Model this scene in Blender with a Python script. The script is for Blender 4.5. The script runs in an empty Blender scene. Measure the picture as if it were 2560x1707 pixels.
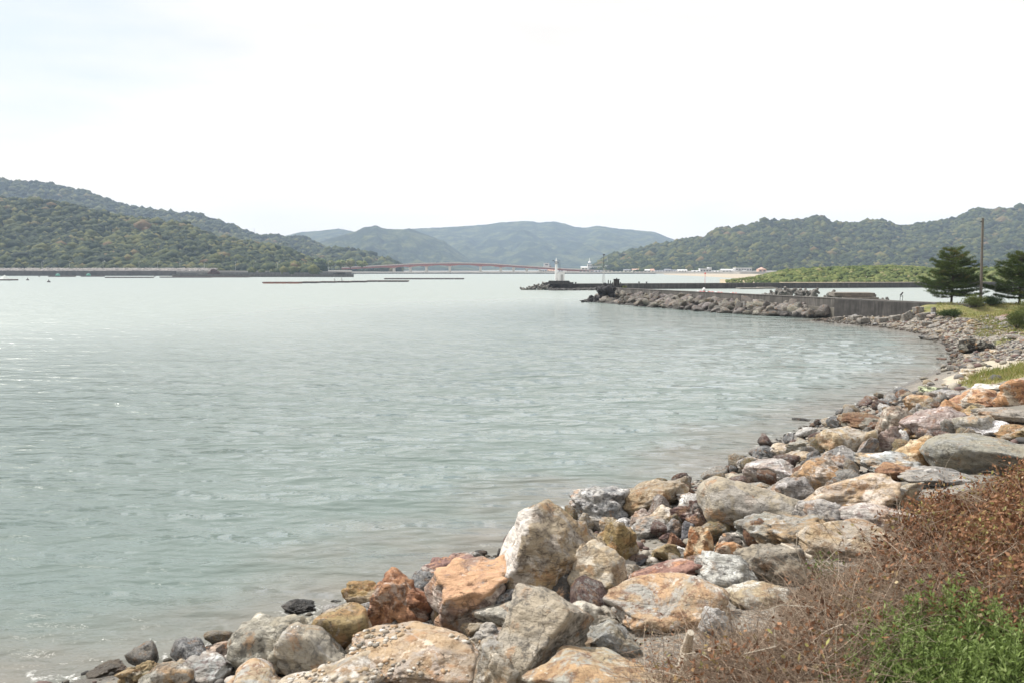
import bpy, math, random
import numpy as np
from mathutils import Vector, Matrix
rnd = random.Random(7)
S = bpy.context.scene
COL = S.collection

# ------------------------------------------------------------------ camera
FPX, PITCH, CAMZ = 1991.0, math.atan(181.5 / 1991.0), 6.0
cam = bpy.data.objects.new('camera', bpy.data.cameras.new('camera'))
COL.objects.link(cam); S.camera = cam
cam.location = (0, 0, CAMZ)
cam.rotation_euler = (math.pi / 2 - PITCH, 0, 0)
cam.data.lens = 28.0; cam.data.sensor_width = 36.0
cam.data.clip_start = 0.1; cam.data.clip_end = 20000
cam.data.dof.use_dof = True; cam.data.dof.focus_distance = 25.0; cam.data.dof.aperture_fstop = 2.4
HAZE = 0.00014
# ------------------------------------------------------------------ render look
S.view_settings.view_transform = 'Standard'; S.view_settings.look = 'None'
S.view_settings.gamma = 1.0; S.view_settings.exposure = 0.36
S.render.engine = 'CYCLES'
S.cycles.use_denoising = True
S.cycles.max_bounces = 6; S.cycles.volume_bounces = 1; S.cycles.diffuse_bounces = 3
S.cycles.sample_clamp_indirect = 6.0; S.cycles.sample_clamp_direct = 7.0
S.cycles.caustics_reflective = False; S.cycles.caustics_refractive = False
# ------------------------------------------------------------------ sun and sky
SUN_AZ, SUN_EL = math.radians(-57), math.radians(50)
sun = bpy.data.objects.new('sun', bpy.data.lights.new('sun', 'SUN'))
COL.objects.link(sun)
sun.data.energy = 5.0; sun.data.angle = math.radians(0.6); sun.data.color = (1.0, 0.955, 0.89)
sd = Vector((math.sin(SUN_AZ) * math.cos(SUN_EL), math.cos(SUN_AZ) * math.cos(SUN_EL), math.sin(SUN_EL)))
sun.rotation_euler = sd.to_track_quat('Z', 'Y').to_euler()
sun.location = (0, 0, 50)
W = bpy.data.worlds.new('World'); S.world = W; W.use_nodes = True
nt = W.node_tree; nt.nodes.clear()
def N(nt, t, **k):
    n = nt.nodes.new(t)
    for a, b in k.items():
        if a.startswith('i_'): n.inputs[a[2:].replace('_', ' ')].default_value = b
        else: setattr(n, a, b)
    return n
def L(nt, a, b): nt.links.new(a, b)
sky = N(nt, 'ShaderNodeTexSky', sky_type='NISHITA', sun_disc=False, sun_elevation=SUN_EL, sun_rotation=SUN_AZ % (2 * math.pi), air_density=1.2, dust_density=2.5, ozone_density=1.0)
tc = N(nt, 'ShaderNodeTexCoord')
mp = N(nt, 'ShaderNodeMapping'); mp.inputs['Scale'].default_value = (1.3, 1.3, 5.0); mp.inputs['Location'].default_value = (0.6, 0.2, 0.35)
n1 = N(nt, 'ShaderNodeTexNoise'); n1.inputs['Scale'].default_value = 1.5; n1.inputs['Detail'].default_value = 6; n1.inputs['Roughness'].default_value = 0.5
cr = N(nt, 'ShaderNodeMapRange'); cr.inputs['From Min'].default_value = 0.33; cr.inputs['From Max'].default_value = 0.56
# the break in the cloud lies to the upper left: blue shows there
sep = N(nt, 'ShaderNodeSeparateXYZ')
dotb = N(nt, 'ShaderNodeVectorMath', operation='DISTANCE'); dotb.inputs[1].default_value = (-0.50, 0.83, 0.235)
mpb = N(nt, 'ShaderNodeMapping'); mpb.inputs['Scale'].default_value = (1, 1, 1.7); 
dotb.inputs[1].default_value = (-0.52, 0.80, 0.235 * 1.7)
br = N(nt, 'ShaderNodeMapRange'); br.inputs['From Min'].default_value = 0.12; br.inputs['From Max'].default_value = 0.46
br.inputs['To Min'].default_value = -0.11; br.inputs['To Max'].default_value = 0.20
add = N(nt, 'ShaderNodeMath', operation='ADD')
cloudmix = N(nt, 'ShaderNodeMix', data_type='RGBA'); cloudmix.inputs['B'].default_value = (8.25, 8.05, 7.8, 1)
bluemix = N(nt, 'ShaderNodeMix', data_type='RGBA'); bluemix.inputs['Factor'].default_value = 0.75; bluemix.inputs['B'].default_value = (6.3, 7.0, 8.1, 1)
zr = N(nt, 'ShaderNodeMapRange'); zr.inputs['From Min'].default_value = 0.0; zr.inputs['From Max'].default_value = 0.30; zr.inputs['To Min'].default_value = 1.03; zr.inputs['To Max'].default_value = 1.0
mulz = N(nt, 'ShaderNodeVectorMath', operation='SCALE')
bg = N(nt, 'ShaderNodeBackground'); bg.inputs['Strength'].default_value = 0.1
out = N(nt, 'ShaderNodeOutputWorld')
L(nt, tc.outputs['Generated'], mp.inputs['Vector']); L(nt, mp.outputs[0], n1.inputs['Vector'])
L(nt, tc.outputs['Generated'], mpb.inputs['Vector']); L(nt, mpb.outputs[0], dotb.inputs[0])
L(nt, dotb.outputs['Value'], br.inputs['Value'])
L(nt, n1.outputs['Fac'], add.inputs[0]); L(nt, br.outputs[0], add.inputs[1])
L(nt, add.outputs[0], cr.inputs['Value']); L(nt, cr.outputs[0], cloudmix.inputs['Factor'])
mpc = N(nt, 'ShaderNodeMapping'); mpc.inputs['Scale'].default_value = (1.2, 1.2, 6.0); mpc.inputs['Rotation'].default_value = (.1, .05, .3); L(nt, tc.outputs['Generated'], mpc.inputs['Vector'])
n3 = N(nt, 'ShaderNodeTexNoise'); n3.inputs['Scale'].default_value = 2.0; n3.inputs['Detail'].default_value = 5; L(nt, mpc.outputs[0], n3.inputs['Vector'])
r3 = N(nt, 'ShaderNodeMapRange'); r3.inputs['From Min'].default_value = .35; r3.inputs['From Max'].default_value = .65; r3.inputs['To Min'].default_value = .92; r3.inputs['To Max'].default_value = 1.08; L(nt, n3.outputs['Fac'], r3.inputs['Value'])
cs = N(nt, 'ShaderNodeVectorMath', operation='SCALE'); cs.inputs[0].default_value = (8.25, 8.05, 7.8); L(nt, r3.outputs[0], cs.inputs['Scale']); L(nt, cs.outputs[0], cloudmix.inputs['B'])
L(nt, sky.outputs[0], bluemix.inputs['A']); L(nt, bluemix.outputs['Result'], cloudmix.inputs['A'])
L(nt, tc.outputs['Generated'], sep.inputs[0]); L(nt, sep.outputs['Z'], zr.inputs['Value'])
L(nt, cloudmix.outputs['Result'], mulz.inputs[0]); L(nt, zr.outputs[0], mulz.inputs['Scale'])
zt_ = N(nt, 'ShaderNodeMapRange'); zt_.inputs['From Min'].default_value = 0.0; zt_.inputs['From Max'].default_value = 0.35; L(nt, sep.outputs['Z'], zt_.inputs['Value'])
warm = N(nt, 'ShaderNodeMix', data_type='RGBA'); warm.inputs['A'].default_value = (1.30, 1.19, 1.02, 1); warm.inputs['B'].default_value = (1, 1, 1, 1); L(nt, zt_.outputs[0], warm.inputs['Factor'])
wm_ = N(nt, 'ShaderNodeMix', data_type='RGBA', blend_type='MULTIPLY'); wm_.inputs['Factor'].default_value = 1; L(nt, mulz.outputs[0], wm_.inputs['A']); L(nt, warm.outputs['Result'], wm_.inputs['B'])
L(nt, wm_.outputs['Result'], bg.inputs['Color']); L(nt, bg.outputs[0], out.inputs['Surface'])

# ------------------------------------------------------------------ photo pixel <-> world
CP, SP = math.cos(PITCH), math.sin(PITCH)
def ray(px, py):
    a, b = (px - 1280) / FPX, -(py - 853.5) / FPX
    return np.array([a, CP + b * SP, -SP + b * CP])
def at_z(px, py, z=0.0):
    d = ray(px, py); t = (z - CAMZ) / d[2]
    return np.array([d[0] * t, d[1] * t, z])
def at_y(px, py, Y):
    d = ray(px, py); t = Y / d[1]
    return np.array([d[0] * t, Y, CAMZ + d[2] * t])
def project(P):
    P = np.asarray(P, float); q = P - np.array([0, 0, CAMZ])
    f = q[..., 1] * CP - q[..., 2] * SP; u = q[..., 1] * SP + q[..., 2] * CP
    f = np.maximum(f, 1e-3)
    return 1280 + FPX * q[..., 0] / f, 853.5 - FPX * u / f
CROPS = {1: (0, 420, 2.6133), 2: (640, 520, 2.6133), 3: (1300, 600, 3.92), 4: (1700, 480, 2.7349), 5: (1700, 900, 2.7349),
         6: (1200, 1150, 2.7349), 7: (200, 1350, 2.1382), 8: (1700, 1100, 2.5837), 9: (2240, 780, 6.534), 0: (0, 0, 1.0)}
def cp(c, x, y):
    a, b, s = CROPS[c]; return a + x / s, b + y / s

# ------------------------------------------------------------------ noise
def _hash(ix, iy, iz, seed):
    h = (ix * 374761393 + iy * 668265263 + iz * 2147483647 + seed * 1274126177) & 0xFFFFFFFF
    h = ((h ^ (h >> 13)) * 1274126177) & 0xFFFFFFFF
    h = ((h ^ (h >> 16)) * 2246822519) & 0xFFFFFFFF
    return ((h ^ (h >> 15)) & 0xFFFFFF) / float(0xFFFFFF)
def vnoise(P, seed=0):
    P = np.asarray(P, float); I = np.floor(P).astype(np.int64); F = P - I; F = F * F * (3 - 2 * F)
    r = 0
    for dx in (0, 1):
        for dy in (0, 1):
            for dz in (0, 1):
                w = (F[..., 0] if dx else 1 - F[..., 0]) * (F[..., 1] if dy else 1 - F[..., 1]) * (F[..., 2] if dz else 1 - F[..., 2])
                r = r + w * _hash(I[..., 0] + dx, I[..., 1] + dy, I[..., 2] + dz, seed)
    return r * 2 - 1
def fbm(P, seed=0, oct=4, gain=.5):
    P = np.asarray(P, float); r = 0; a = 1; s = 0
    for k in range(oct):
        r = r + a * vnoise(P + 17.3 * k, seed + k * 31); s += a; P = P * 2.03; a *= gain
    return r / s
def n2(x, y, seed=0, oct=4):
    return fbm(np.stack([x, y, np.full_like(x, .37)], -1), seed, oct)

# ------------------------------------------------------------------ object helpers
def tag(o, label=None, cat=None, group=None, kind=None):
    if label: o['label'] = label
    if cat: o['category'] = cat
    if group: o['group'] = group
    if kind: o['kind'] = kind
    return o
def empty(name, loc, label, cat, group=None, rz=0.0):
    o = bpy.data.objects.new(name, None); COL.objects.link(o)
    o.location = [float(v) for v in loc]; o.rotation_euler = (0, 0, rz); o.empty_display_size = .2
    return tag(o, label, cat, group)
def link_mesh(name, me, mat, parent=None, loc=None):
    o = bpy.data.objects.new(name, me); COL.objects.link(o)
    if mat is not None: me.materials.append(mat)
    if parent is not None: o.parent = parent
    if loc is not None: o.location = [float(v) for v in loc]
    return o
def np_mesh(name, V, F, smooth=False, tint=None):
    """V (n,3); F (m,k) array of equal-size faces"""
    V = np.ascontiguousarray(V, dtype=np.float32); F = np.ascontiguousarray(F, dtype=np.int32)
    me = bpy.data.meshes.new(name); m, k = F.shape
    me.vertices.add(len(V)); me.vertices.foreach_set('co', V.ravel())
    me.loops.add(m * k); me.loops.foreach_set('vertex_index', F.ravel())
    me.polygons.add(m); me.polygons.foreach_set('loop_start', np.arange(0, m * k, k, dtype=np.int32))
    try: me.polygons.foreach_set('loop_total', np.full(m, k, dtype=np.int32))
    except Exception: pass
    if smooth: me.polygons.foreach_set('use_smooth', np.ones(m, dtype=bool))
    me.update(calc_edges=True); me.validate()
    if tint is not None:
        a = me.attributes.new('tint', 'FLOAT', 'POINT'); a.data.foreach_set('value', np.ascontiguousarray(tint, dtype=np.float32))
    return me
class MB:
    def __init__(s, origin=(0, 0, 0)): s.v = []; s.f = []; s.o = Vector([float(t) for t in origin])
    def quadbox(s, c8):
        b = len(s.v); s.v += [Vector([float(t) for t in p]) - s.o for p in c8]
        for q in ((0, 3, 2, 1), (4, 5, 6, 7), (0, 1, 5, 4), (1, 2, 6, 5), (2, 3, 7, 6), (3, 0, 4, 7)): s.f.append([b + i for i in q])
        return s
    def box(s, c, d, rz=0.0, taper=1.0):
        ca, sa = math.cos(rz), math.sin(rz); p = []
        for z, t in ((-.5, 1.0), (.5, taper)):
            for x, y in ((-.5, -.5), (.5, -.5), (.5, .5), (-.5, .5)):
                X, Y = x * d[0] * t, y * d[1] * t
                p.append((c[0] + X * ca - Y * sa, c[1] + X * sa + Y * ca, c[2] + z * d[2]))
        return s.quadbox(p)
    def wall(s, A, B, z0, z1, near, far):
        """box from A to B; 'near'/'far' offsets along the horizontal normal that faces the camera"""
        A = np.array(A[:2], float); B = np.array(B[:2], float); t = (B - A) / np.linalg.norm(B - A); n = np.array([t[1], -t[0]])
        if n @ (-(A + B) / 2) < 0: n = -n
        P = [A + n * near, B + n * near, B - n * far, A - n * far]
        return s.quadbox([(p[0], p[1], z0) for p in P] + [(p[0], p[1], z1) for p in P])
    def tube(s, p0, p1, r0, r1=None, n=8):
        r1 = r0 if r1 is None else r1
        p0 = Vector([float(t) for t in p0]) - s.o; p1 = Vector([float(t) for t in p1]) - s.o; d = p1 - p0
        q = d.to_track_quat('Z', 'Y'); b = len(s.v)
        for p, r in ((p0, r0), (p1, r1)):
            for i in range(n):
                a = 2 * math.pi * i / n; s.v.append(p + q @ Vector((r * math.cos(a), r * math.sin(a), 0)))
        for i in range(n): s.f.append([b + i, b + (i + 1) % n, b + n + (i + 1) % n, b + n + i])
        s.f.append([b + i for i in range(n)][::-1]); s.f.append([b + n + i for i in range(n)])
        return s
    def lathe(s, c, prof, n=20):
        b = len(s.v); c = Vector([float(t) for t in c]) - s.o
        for z, r in prof:
            for i in range(n):
                a = 2 * math.pi * i / n; s.v.append(c + Vector((r * math.cos(a), r * math.sin(a), z)))
        for k in range(len(prof) - 1):
            for i in range(n): s.f.append([b + k * n + i, b + k * n + (i + 1) % n, b + (k + 1) * n + (i + 1) % n, b + (k + 1) * n + i])
        s.f.append([b + i for i in range(n)][::-1]); s.f.append([b + (len(prof) - 1) * n + i for i in range(n)])
        return s
    def prism(s, c, w, d, h, rz=0.0, over=0.0):
        """gable roof: ridge along local x"""
        ca, sa = math.cos(rz), math.sin(rz); b = len(s.v)
        for x, y, z in ((-.5, -.5, 0), (.5, -.5, 0), (.5, .5, 0), (-.5, .5, 0), (-.5, 0, 1), (.5, 0, 1)):
            X, Y = x * (w + over), y * (d + over)
            s.v.append(Vector((float(c[0]) + X * ca - Y * sa, float(c[1]) + X * sa + Y * ca, float(c[2]) + z * h)) - s.o)
        for q in ((0, 3, 2, 1), (0, 1, 5, 4), (2, 3, 4, 5), (1, 2, 5), (3, 0, 4)): s.f.append([b + i for i in q])
        return s
    def build(s, name, mat, parent=None, loc=None, smooth=False):
        me = bpy.data.meshes.new(name); me.from_pydata([tuple(v) for v in s.v], [], s.f); me.update()
        if smooth: me.polygons.foreach_set('use_smooth', [True] * len(me.polygons))
        return link_mesh(name, me, mat, parent, loc)

# ------------------------------------------------------------------ materials
def new_mat(name):
    m = bpy.data.materials.new(name); m.use_nodes = True; nt = m.node_tree; nt.nodes.clear()
    o = N(nt, 'ShaderNodeOutputMaterial'); b = N(nt, 'ShaderNodeBsdfPrincipled'); L(nt, b.outputs[0], o.inputs['Surface'])
    return m, nt, b, o
def rgba(c): return (c[0], c[1], c[2], 1)
def ramp(nt, fac, stops):
    r = N(nt, 'ShaderNodeValToRGB'); e = r.color_ramp.elements
    while len(e) < len(stops): e.new(0.5)
    for q, (p, c) in zip(e, stops): q.position = p; q.color = rgba(c)
    L(nt, fac, r.inputs['Fac']); return r.outputs['Color']
def noise(nt, vec, scale, detail=6, rough=.55, dist=0.0):
    n = N(nt, 'ShaderNodeTexNoise'); n.inputs['Scale'].default_value = scale; n.inputs['Detail'].default_value = detail
    n.inputs['Roughness'].default_value = rough; n.inputs['Distortion'].default_value = dist
    if vec is not None: L(nt, vec, n.inputs['Vector'])
    return n.outputs['Fac']
def mixc(nt, fac, a, b, mode='MIX'):
    m = N(nt, 'ShaderNodeMix', data_type='RGBA', blend_type=mode)
    for sock, v in (('Factor', fac), ('A', a), ('B', b)):
        if hasattr(v, 'node'): L(nt, v, m.inputs[sock])
        else: m.inputs[sock].default_value = v if sock == 'Factor' else rgba(v)
    return m.outputs['Result']
def mrange(nt, v, a, b, c=0.0, d=1.0, smooth=False):
    m = N(nt, 'ShaderNodeMapRange'); m.inputs['From Min'].default_value = a; m.inputs['From Max'].default_value = b
    m.inputs['To Min'].default_value = c; m.inputs['To Max'].default_value = d
    if smooth: m.interpolation_type = 'SMOOTHSTEP'
    L(nt, v, m.inputs['Value']); return m.outputs[0]
def math2(nt, op, a, b):
    m = N(nt, 'ShaderNodeMath', operation=op)
    for i, v in ((0, a), (1, b)):
        if hasattr(v, 'node'): L(nt, v, m.inputs[i])
        else: m.inputs[i].default_value = v
    return m.outputs[0]
def bump(nt, h, strength, dist, normal=None):
    b = N(nt, 'ShaderNodeBump'); b.inputs['Strength'].default_value = strength; b.inputs['Distance'].default_value = dist
    L(nt, h, b.inputs['Height'])
    if normal is not None: L(nt, normal, b.inputs['Normal'])
    return b.outputs[0]
def simple(name, c, rough=.8, var=.25, scale=3.0, bstr=.3, metal=0.0, streak=0.0):
    m, nt, b, o = new_mat(name); tcn = N(nt, 'ShaderNodeTexCoord')
    f = noise(nt, tcn.outputs['Object'], scale, 7)
    c2 = [v * (1 - var) for v in c]; c3 = [min(1, v * (1 + var)) for v in c]
    col = ramp(nt, f, [(.3, c2), (.7, c3)])
    if streak:     # rain and rust runs down the face, with a few pour joints
        q = N(nt, 'ShaderNodeMapping'); q.inputs['Scale'].default_value = (1.6, 1.6, .18); L(nt, tcn.outputs['Object'], q.inputs['Vector'])
        col = mixc(nt, mrange(nt, noise(nt, q.outputs[0], 1.5, 7, .7), .48, .62, 0, streak), col, [v * .38 for v in c])
        col = mixc(nt, mrange(nt, noise(nt, q.outputs[0], .6, 6, .7), .56, .64, 0, streak), col, [min(1, v * 1.9) for v in c])
    L(nt, col, b.inputs['Base Color']); b.inputs['Roughness'].default_value = rough; b.inputs['Metallic'].default_value = metal
    L(nt, bump(nt, noise(nt, tcn.outputs['Object'], scale * 6, 5), bstr, .02), b.inputs['Normal'])
    return m
def rock_mat(name, A, B, C, D, cfac=.58, layers=0.0, spots=.0, zone=None):
    """A main, B second tone in broad patches, C pale crust patches, D dark mineral; wet and dark at the waterline"""
    m, nt, b, o = new_mat(name); tcn = N(nt, 'ShaderNodeTexCoord'); oi = N(nt, 'ShaderNodeObjectInfo'); geo = N(nt, 'ShaderNodeNewGeometry')
    off = N(nt, 'ShaderNodeVectorMath', operation='SCALE'); off.inputs['Scale'].default_value = 41.0
    comb = N(nt, 'ShaderNodeCombineXYZ')
    for i in range(3): L(nt, oi.outputs['Random'], comb.inputs[i])
    L(nt, comb.outputs[0], off.inputs[0])
    av = N(nt, 'ShaderNodeVectorMath', operation='ADD'); L(nt, tcn.outputs['Object'], av.inputs[0]); L(nt, off.outputs[0], av.inputs[1]); v = av.outputs[0]
    col = mixc(nt, mrange(nt, noise(nt, v, 1.3, 8, .62, .6), .42, .58, smooth=True), A, B)
    col = mixc(nt, mrange(nt, noise(nt, v, 1.9, 7, .65, .5), .54, .60, 0, .65), col, (.37, .22, .12))
    col = mixc(nt, mrange(nt, noise(nt, v, 2.4, 7, .65, .8), .51, .57, 0, .75), col, (.40, .39, .37))
    # bedding: stretched noise
    mpn = N(nt, 'ShaderNodeMapping'); mpn.inputs['Scale'].default_value = (1.2, 1.2, 9.0); mpn.inputs['Rotation'].default_value = (.5, .35, 0); L(nt, v, mpn.inputs['Vector'])
    bed = noise(nt, mpn.outputs[0], 1.6, 7, .6, .4)
    col = mixc(nt, mrange(nt, bed, .52, .70, 0, .25 + .6 * layers), col, D)
    col = mixc(nt, mrange(nt, noise(nt, v, 3.2, 9, .68, .3), cfac - .03, cfac + .05, 0, .92), col, C)
    col = mixc(nt, mrange(nt, noise(nt, v, 9, 9, .72), .50, .60, 0, .78), col, D)
    if zone:      # a seam of other rock: everything beyond a plane through the stone
        dp = N(nt, 'ShaderNodeVectorMath', operation='DOT_PRODUCT'); L(nt, tcn.outputs['Object'], dp.inputs[0]); dp.inputs[1].default_value = zone[0]
        zf_ = mrange(nt, math2(nt, 'ADD', dp.outputs['Value'], mrange(nt, noise(nt, v, 2.2, 7, .65), .3, .7, -.16, .16)), zone[1], zone[1] + .06)
        col = mixc(nt, zf_, col, ramp(nt, noise(nt, v, 5, 8, .7), [(.35, zone[3]), (.55, zone[2])]))
    fine = noise(nt, v, 34, 6, .7)
    col = mixc(nt, 1.0, col, ramp(nt, fine, [(.25, (.70, .69, .68)), (.45, (1, 1, 1)), (.72, (1.0, 1.0, 1.0))]), 'MULTIPLY')
    vo = N(nt, 'ShaderNodeTexVoronoi', feature='F1'); vo.inputs['Scale'].default_value = 13; L(nt, v, vo.inputs['Vector'])
    sp_on = mrange(nt, noise(nt, v, 1.9, 3), .50, .60)
    spot = math2(nt, 'MULTIPLY', mrange(nt, vo.outputs['Distance'], .16, .11), sp_on)
    col = mixc(nt, math2(nt, 'MULTIPLY', spot, spots), col, (.82, .80, .74))
    ve = N(nt, 'ShaderNodeTexVoronoi', feature='DISTANCE_TO_EDGE'); ve.inputs['Scale'].default_value = 1.7
    dn = N(nt, 'ShaderNodeVectorMath', operation='ADD'); L(nt, v, dn.inputs[0])
    nz = N(nt, 'ShaderNodeTexNoise'); nz.inputs['Scale'].default_value = 2.5; nz.inputs['Detail'].default_value = 6; L(nt, v, nz.inputs['Vector'])
    L(nt, nz.outputs['Color'], dn.inputs[1]); L(nt, dn.outputs[0], ve.inputs['Vector'])
    crack = mrange(nt, ve.outputs['Distance'], 0, .022)
    crk = mixc(nt, math2(nt, 'MULTIPLY', math2(nt, 'SUBTRACT', 1.0, crack), mrange(nt, noise(nt, v, 2.0, 2), .45, .6, 0, .7)), col, (.05, .045, .04))
    hs = N(nt, 'ShaderNodeMix', data_type='RGBA', blend_type='MULTIPLY'); hs.inputs['Factor'].default_value = 1
    L(nt, crk, hs.inputs['A']); L(nt, oi.outputs['Color'], hs.inputs['B']); col = mixc(nt, 1.0, hs.outputs['Result'], (.97, .97, .97), 'MULTIPLY')
    sz = N(nt, 'ShaderNodeSeparateXYZ'); L(nt, geo.outputs['Position'], sz.inputs[0])
    zz = math2(nt, 'ADD', sz.outputs['Z'], mrange(nt, noise(nt, geo.outputs['Position'], 1.5, 4), .3, .7, -.18, .18))
    wet = mrange(nt, zz, .20, .42, 1, 0)
    col = mixc(nt, wet, col, mixc(nt, 1.0, col, (.25, .24, .22), 'MULTIPLY'))
    L(nt, col, b.inputs['Base Color']); L(nt, mrange(nt, wet, 0, 1, .88, .35), b.inputs['Roughness']); b.inputs['Specular IOR Level'].default_value = .35
    h = math2(nt, 'ADD', math2(nt, 'MULTIPLY', noise(nt, v, 6, 12, .66, .2), .6), math2(nt, 'MULTIPLY', bed, .35 + layers))
    nn = bump(nt, h, 1.0, .16); nn = bump(nt, fine, .5, .018, nn); nn = bump(nt, crack, .35, .03, nn)
    L(nt, nn, b.inputs['Normal'])
    return m
RM = {
 'gray':   rock_mat('grey_stone', (.30, .29, .27), (.40, .37, .32), (.62, .60, .57), (.10, .10, .10), .60, .2, .5),
 'smooth': rock_mat('smooth_grey_stone', (.38, .35, .29), (.42, .37, .28), (.55, .52, .46), (.20, .19, .17), .68, .0, .9),
 'bluegray': rock_mat('blue_grey_stone', (.22, .23, .24), (.33, .33, .33), (.60, .60, .60), (.07, .07, .08), .56, .4, .2),
 'orange': rock_mat('orange_stone', (.50, .31, .18), (.42, .32, .22), (.68, .60, .52), (.20, .10, .06), .60, .2, .4),
 'tan':    rock_mat('tan_stone', (.42, .34, .23), (.36, .33, .28), (.64, .58, .48), (.20, .14, .08), .60, .2, .5),
 'cream':  rock_mat('cream_stone', (.62, .54, .43), (.50, .40, .27), (.74, .71, .66), (.28, .22, .16), .54, .2, .3),
 'rust':   rock_mat('rust_stone', (.24, .125, .08), (.33, .20, .12), (.55, .42, .34), (.09, .05, .035), .63, .4, .2),
 'maroon': rock_mat('maroon_stone', (.16, .10, .09), (.27, .19, .16), (.55, .47, .42), (.06, .035, .035), .62, .4, .2),
 'white':  rock_mat('white_stone', (.66, .64, .61), (.52, .50, .47), (.80, .79, .77), (.20, .19, .19), .50, .3, .0),
 'pink':   rock_mat('pinkish_stone', (.41, .34, .29), (.35, .31, .28), (.70, .65, .61), (.17, .11, .10), .55, .3, .3),
 'olive':  rock_mat('olive_stone', (.30, .25, .14), (.36, .25, .14), (.55, .51, .44), (.12, .10, .06), .66, .1, .8),
 'black':  rock_mat('black_wet_stone', (.035, .033, .032), (.06, .055, .05), (.14, .13, .12), (.015, .015, .015), .66, .2, .0),
 'mixed':  rock_mat('grey_orange_stone', (.46, .31, .18), (.33, .31, .27), (.64, .61, .58), (.12, .10, .08), .57, .4, .3),
 'flank':  rock_mat('white_flanked_stone', (.40, .30, .18), (.34, .30, .23), (.60, .57, .52), (.13, .11, .09), .60, .3, .3, ((-.93, 0, .36), .84, (.74, .73, .71), (.42, .41, .40))),
 'rusttop': rock_mat('orange_topped_stone', (.36, .30, .27), (.28, .20, .16), (.66, .61, .56), (.13, .09, .08), .56, .5, .2, ((-.1, -.2, .97), .80, (.54, .36, .23), (.42, .27, .18))),
 'block':  rock_mat('weathered_armour_stone', (.30, .283, .258), (.22, .21, .198), (.40, .38, .35), (.11, .10, .09), .60, .2, .0),
}
MT = dict(
 conc=simple('weathered_concrete', (.105, .098, .09), .9, .3, .8, .5, 0, .7),
 conc_l=simple('pale_concrete', (.22, .205, .18), .9, .3, .8, .5),
 conc_d=simple('dark_stained_concrete', (.05, .047, .044), .9, .45, 1.2, .6, 0, .7),
 tetra=simple('grey_cast_concrete', (.15, .142, .13), .9, .35, 1.5, .5),
 white=simple('white_paint', (.80, .80, .80), .5, .05, 2, .1),
 cream=simple('cream_render', (.66, .63, .55), .8, .08, .3, .1),
 grey=simple('grey_render', (.42, .42, .42), .8, .1, .3, .1),
 glass=simple('dark_window_glass', (.05, .06, .07), .2, .1, 1, 0),
 roof_w=simple('pale_sheet_roof', (.62, .63, .62), .6, .08, .5, .1),
 roof_g=simple('grey_tile_roof', (.20, .21, .23), .7, .15, .5, .2),
 roof_r=simple('salmon_tile_roof', (.50, .32, .25), .7, .1, .5, .2),
 salmon=simple('salmon_render', (.60, .38, .28), .8, .1, .5, .1),
 red=simple('red_bridge_paint', (.33, .125, .10), .6, .1, .3, .1),
 rail=simple('pale_rail', (.60, .50, .46), .6, .1, .3, .1),
 dark=simple('dark_iron', (.05, .05, .05), .6, .2, 4, .2),
 wood=simple('weathered_wood_pole', (.13, .115, .10), .85, .2, 2, .4),
 drift=simple('bleached_driftwood', (.50, .45, .37), .85, .2, 4, .7),
 bamboo=simple('raft_timber', (.11, .085, .075), .85, .3, 1, .3),
 float=simple('float_orange', (.30, .13, .09), .6, .2, 1, .1),
 net=simple('pale_net', (.55, .58, .56), .9, .1, 1, .3),
 green=simple('green_tarp', (.10, .28, .22), .7, .1, 1, .3),
 bark=simple('pine_bark', (.055, .042, .032), .9, .3, 6, .6),
 redpaint=simple('red_marker_paint', (.6, .05, .04), .5, .05, 2, 0),
 path=simple('sandy_track', (.40, .35, .26), .95, .2, .6, .5),
)
def leaf_mat(name, stops, rough=.7, transl=.35, fine=None):
    m = bpy.data.materials.new(name); m.use_nodes = True; nt = m.node_tree; nt.nodes.clear()
    o = N(nt, 'ShaderNodeOutputMaterial'); b = N(nt, 'ShaderNodeBsdfPrincipled'); t = N(nt, 'ShaderNodeBsdfTranslucent'); mx = N(nt, 'ShaderNodeMixShader'); mx.inputs[0].default_value = transl
    at = N(nt, 'ShaderNodeAttribute', attribute_name='tint'); f = at.outputs['Fac']
    if fine:
        tcn = N(nt, 'ShaderNodeTexCoord'); f = math2(nt, 'ADD', f, mrange(nt, noise(nt, tcn.outputs['Object'], fine[0], 6, .7), .3, .7, -fine[1], fine[1]))
    c = ramp(nt, f, stops); L(nt, c, b.inputs['Base Color']); L(nt, c, t.inputs['Color']); b.inputs['Roughness'].default_value = rough; b.inputs['Specular IOR Level'].default_value = .25
    if fine: L(nt, bump(nt, noise(nt, tcn.outputs['Object'], fine[0] * 1.5, 5, .7), 1.0, fine[2]), b.inputs['Normal'])
    L(nt, b.outputs[0], mx.inputs[1]); L(nt, t.outputs[0], mx.inputs[2]); L(nt, mx.outputs[0], o.inputs['Surface'])
    return m
def ico(sub):
    import bmesh
    bm = bmesh.new(); bmesh.ops.create_icosphere(bm, subdivisions=sub, radius=1.0)
    V = np.array([v.co[:] for v in bm.verts]); F = np.array([[v.index for v in f.verts] for f in bm.faces]); bm.free()
    return V, F
ICO = {k: ico(k) for k in (1, 2, 3, 4, 5)}
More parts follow.
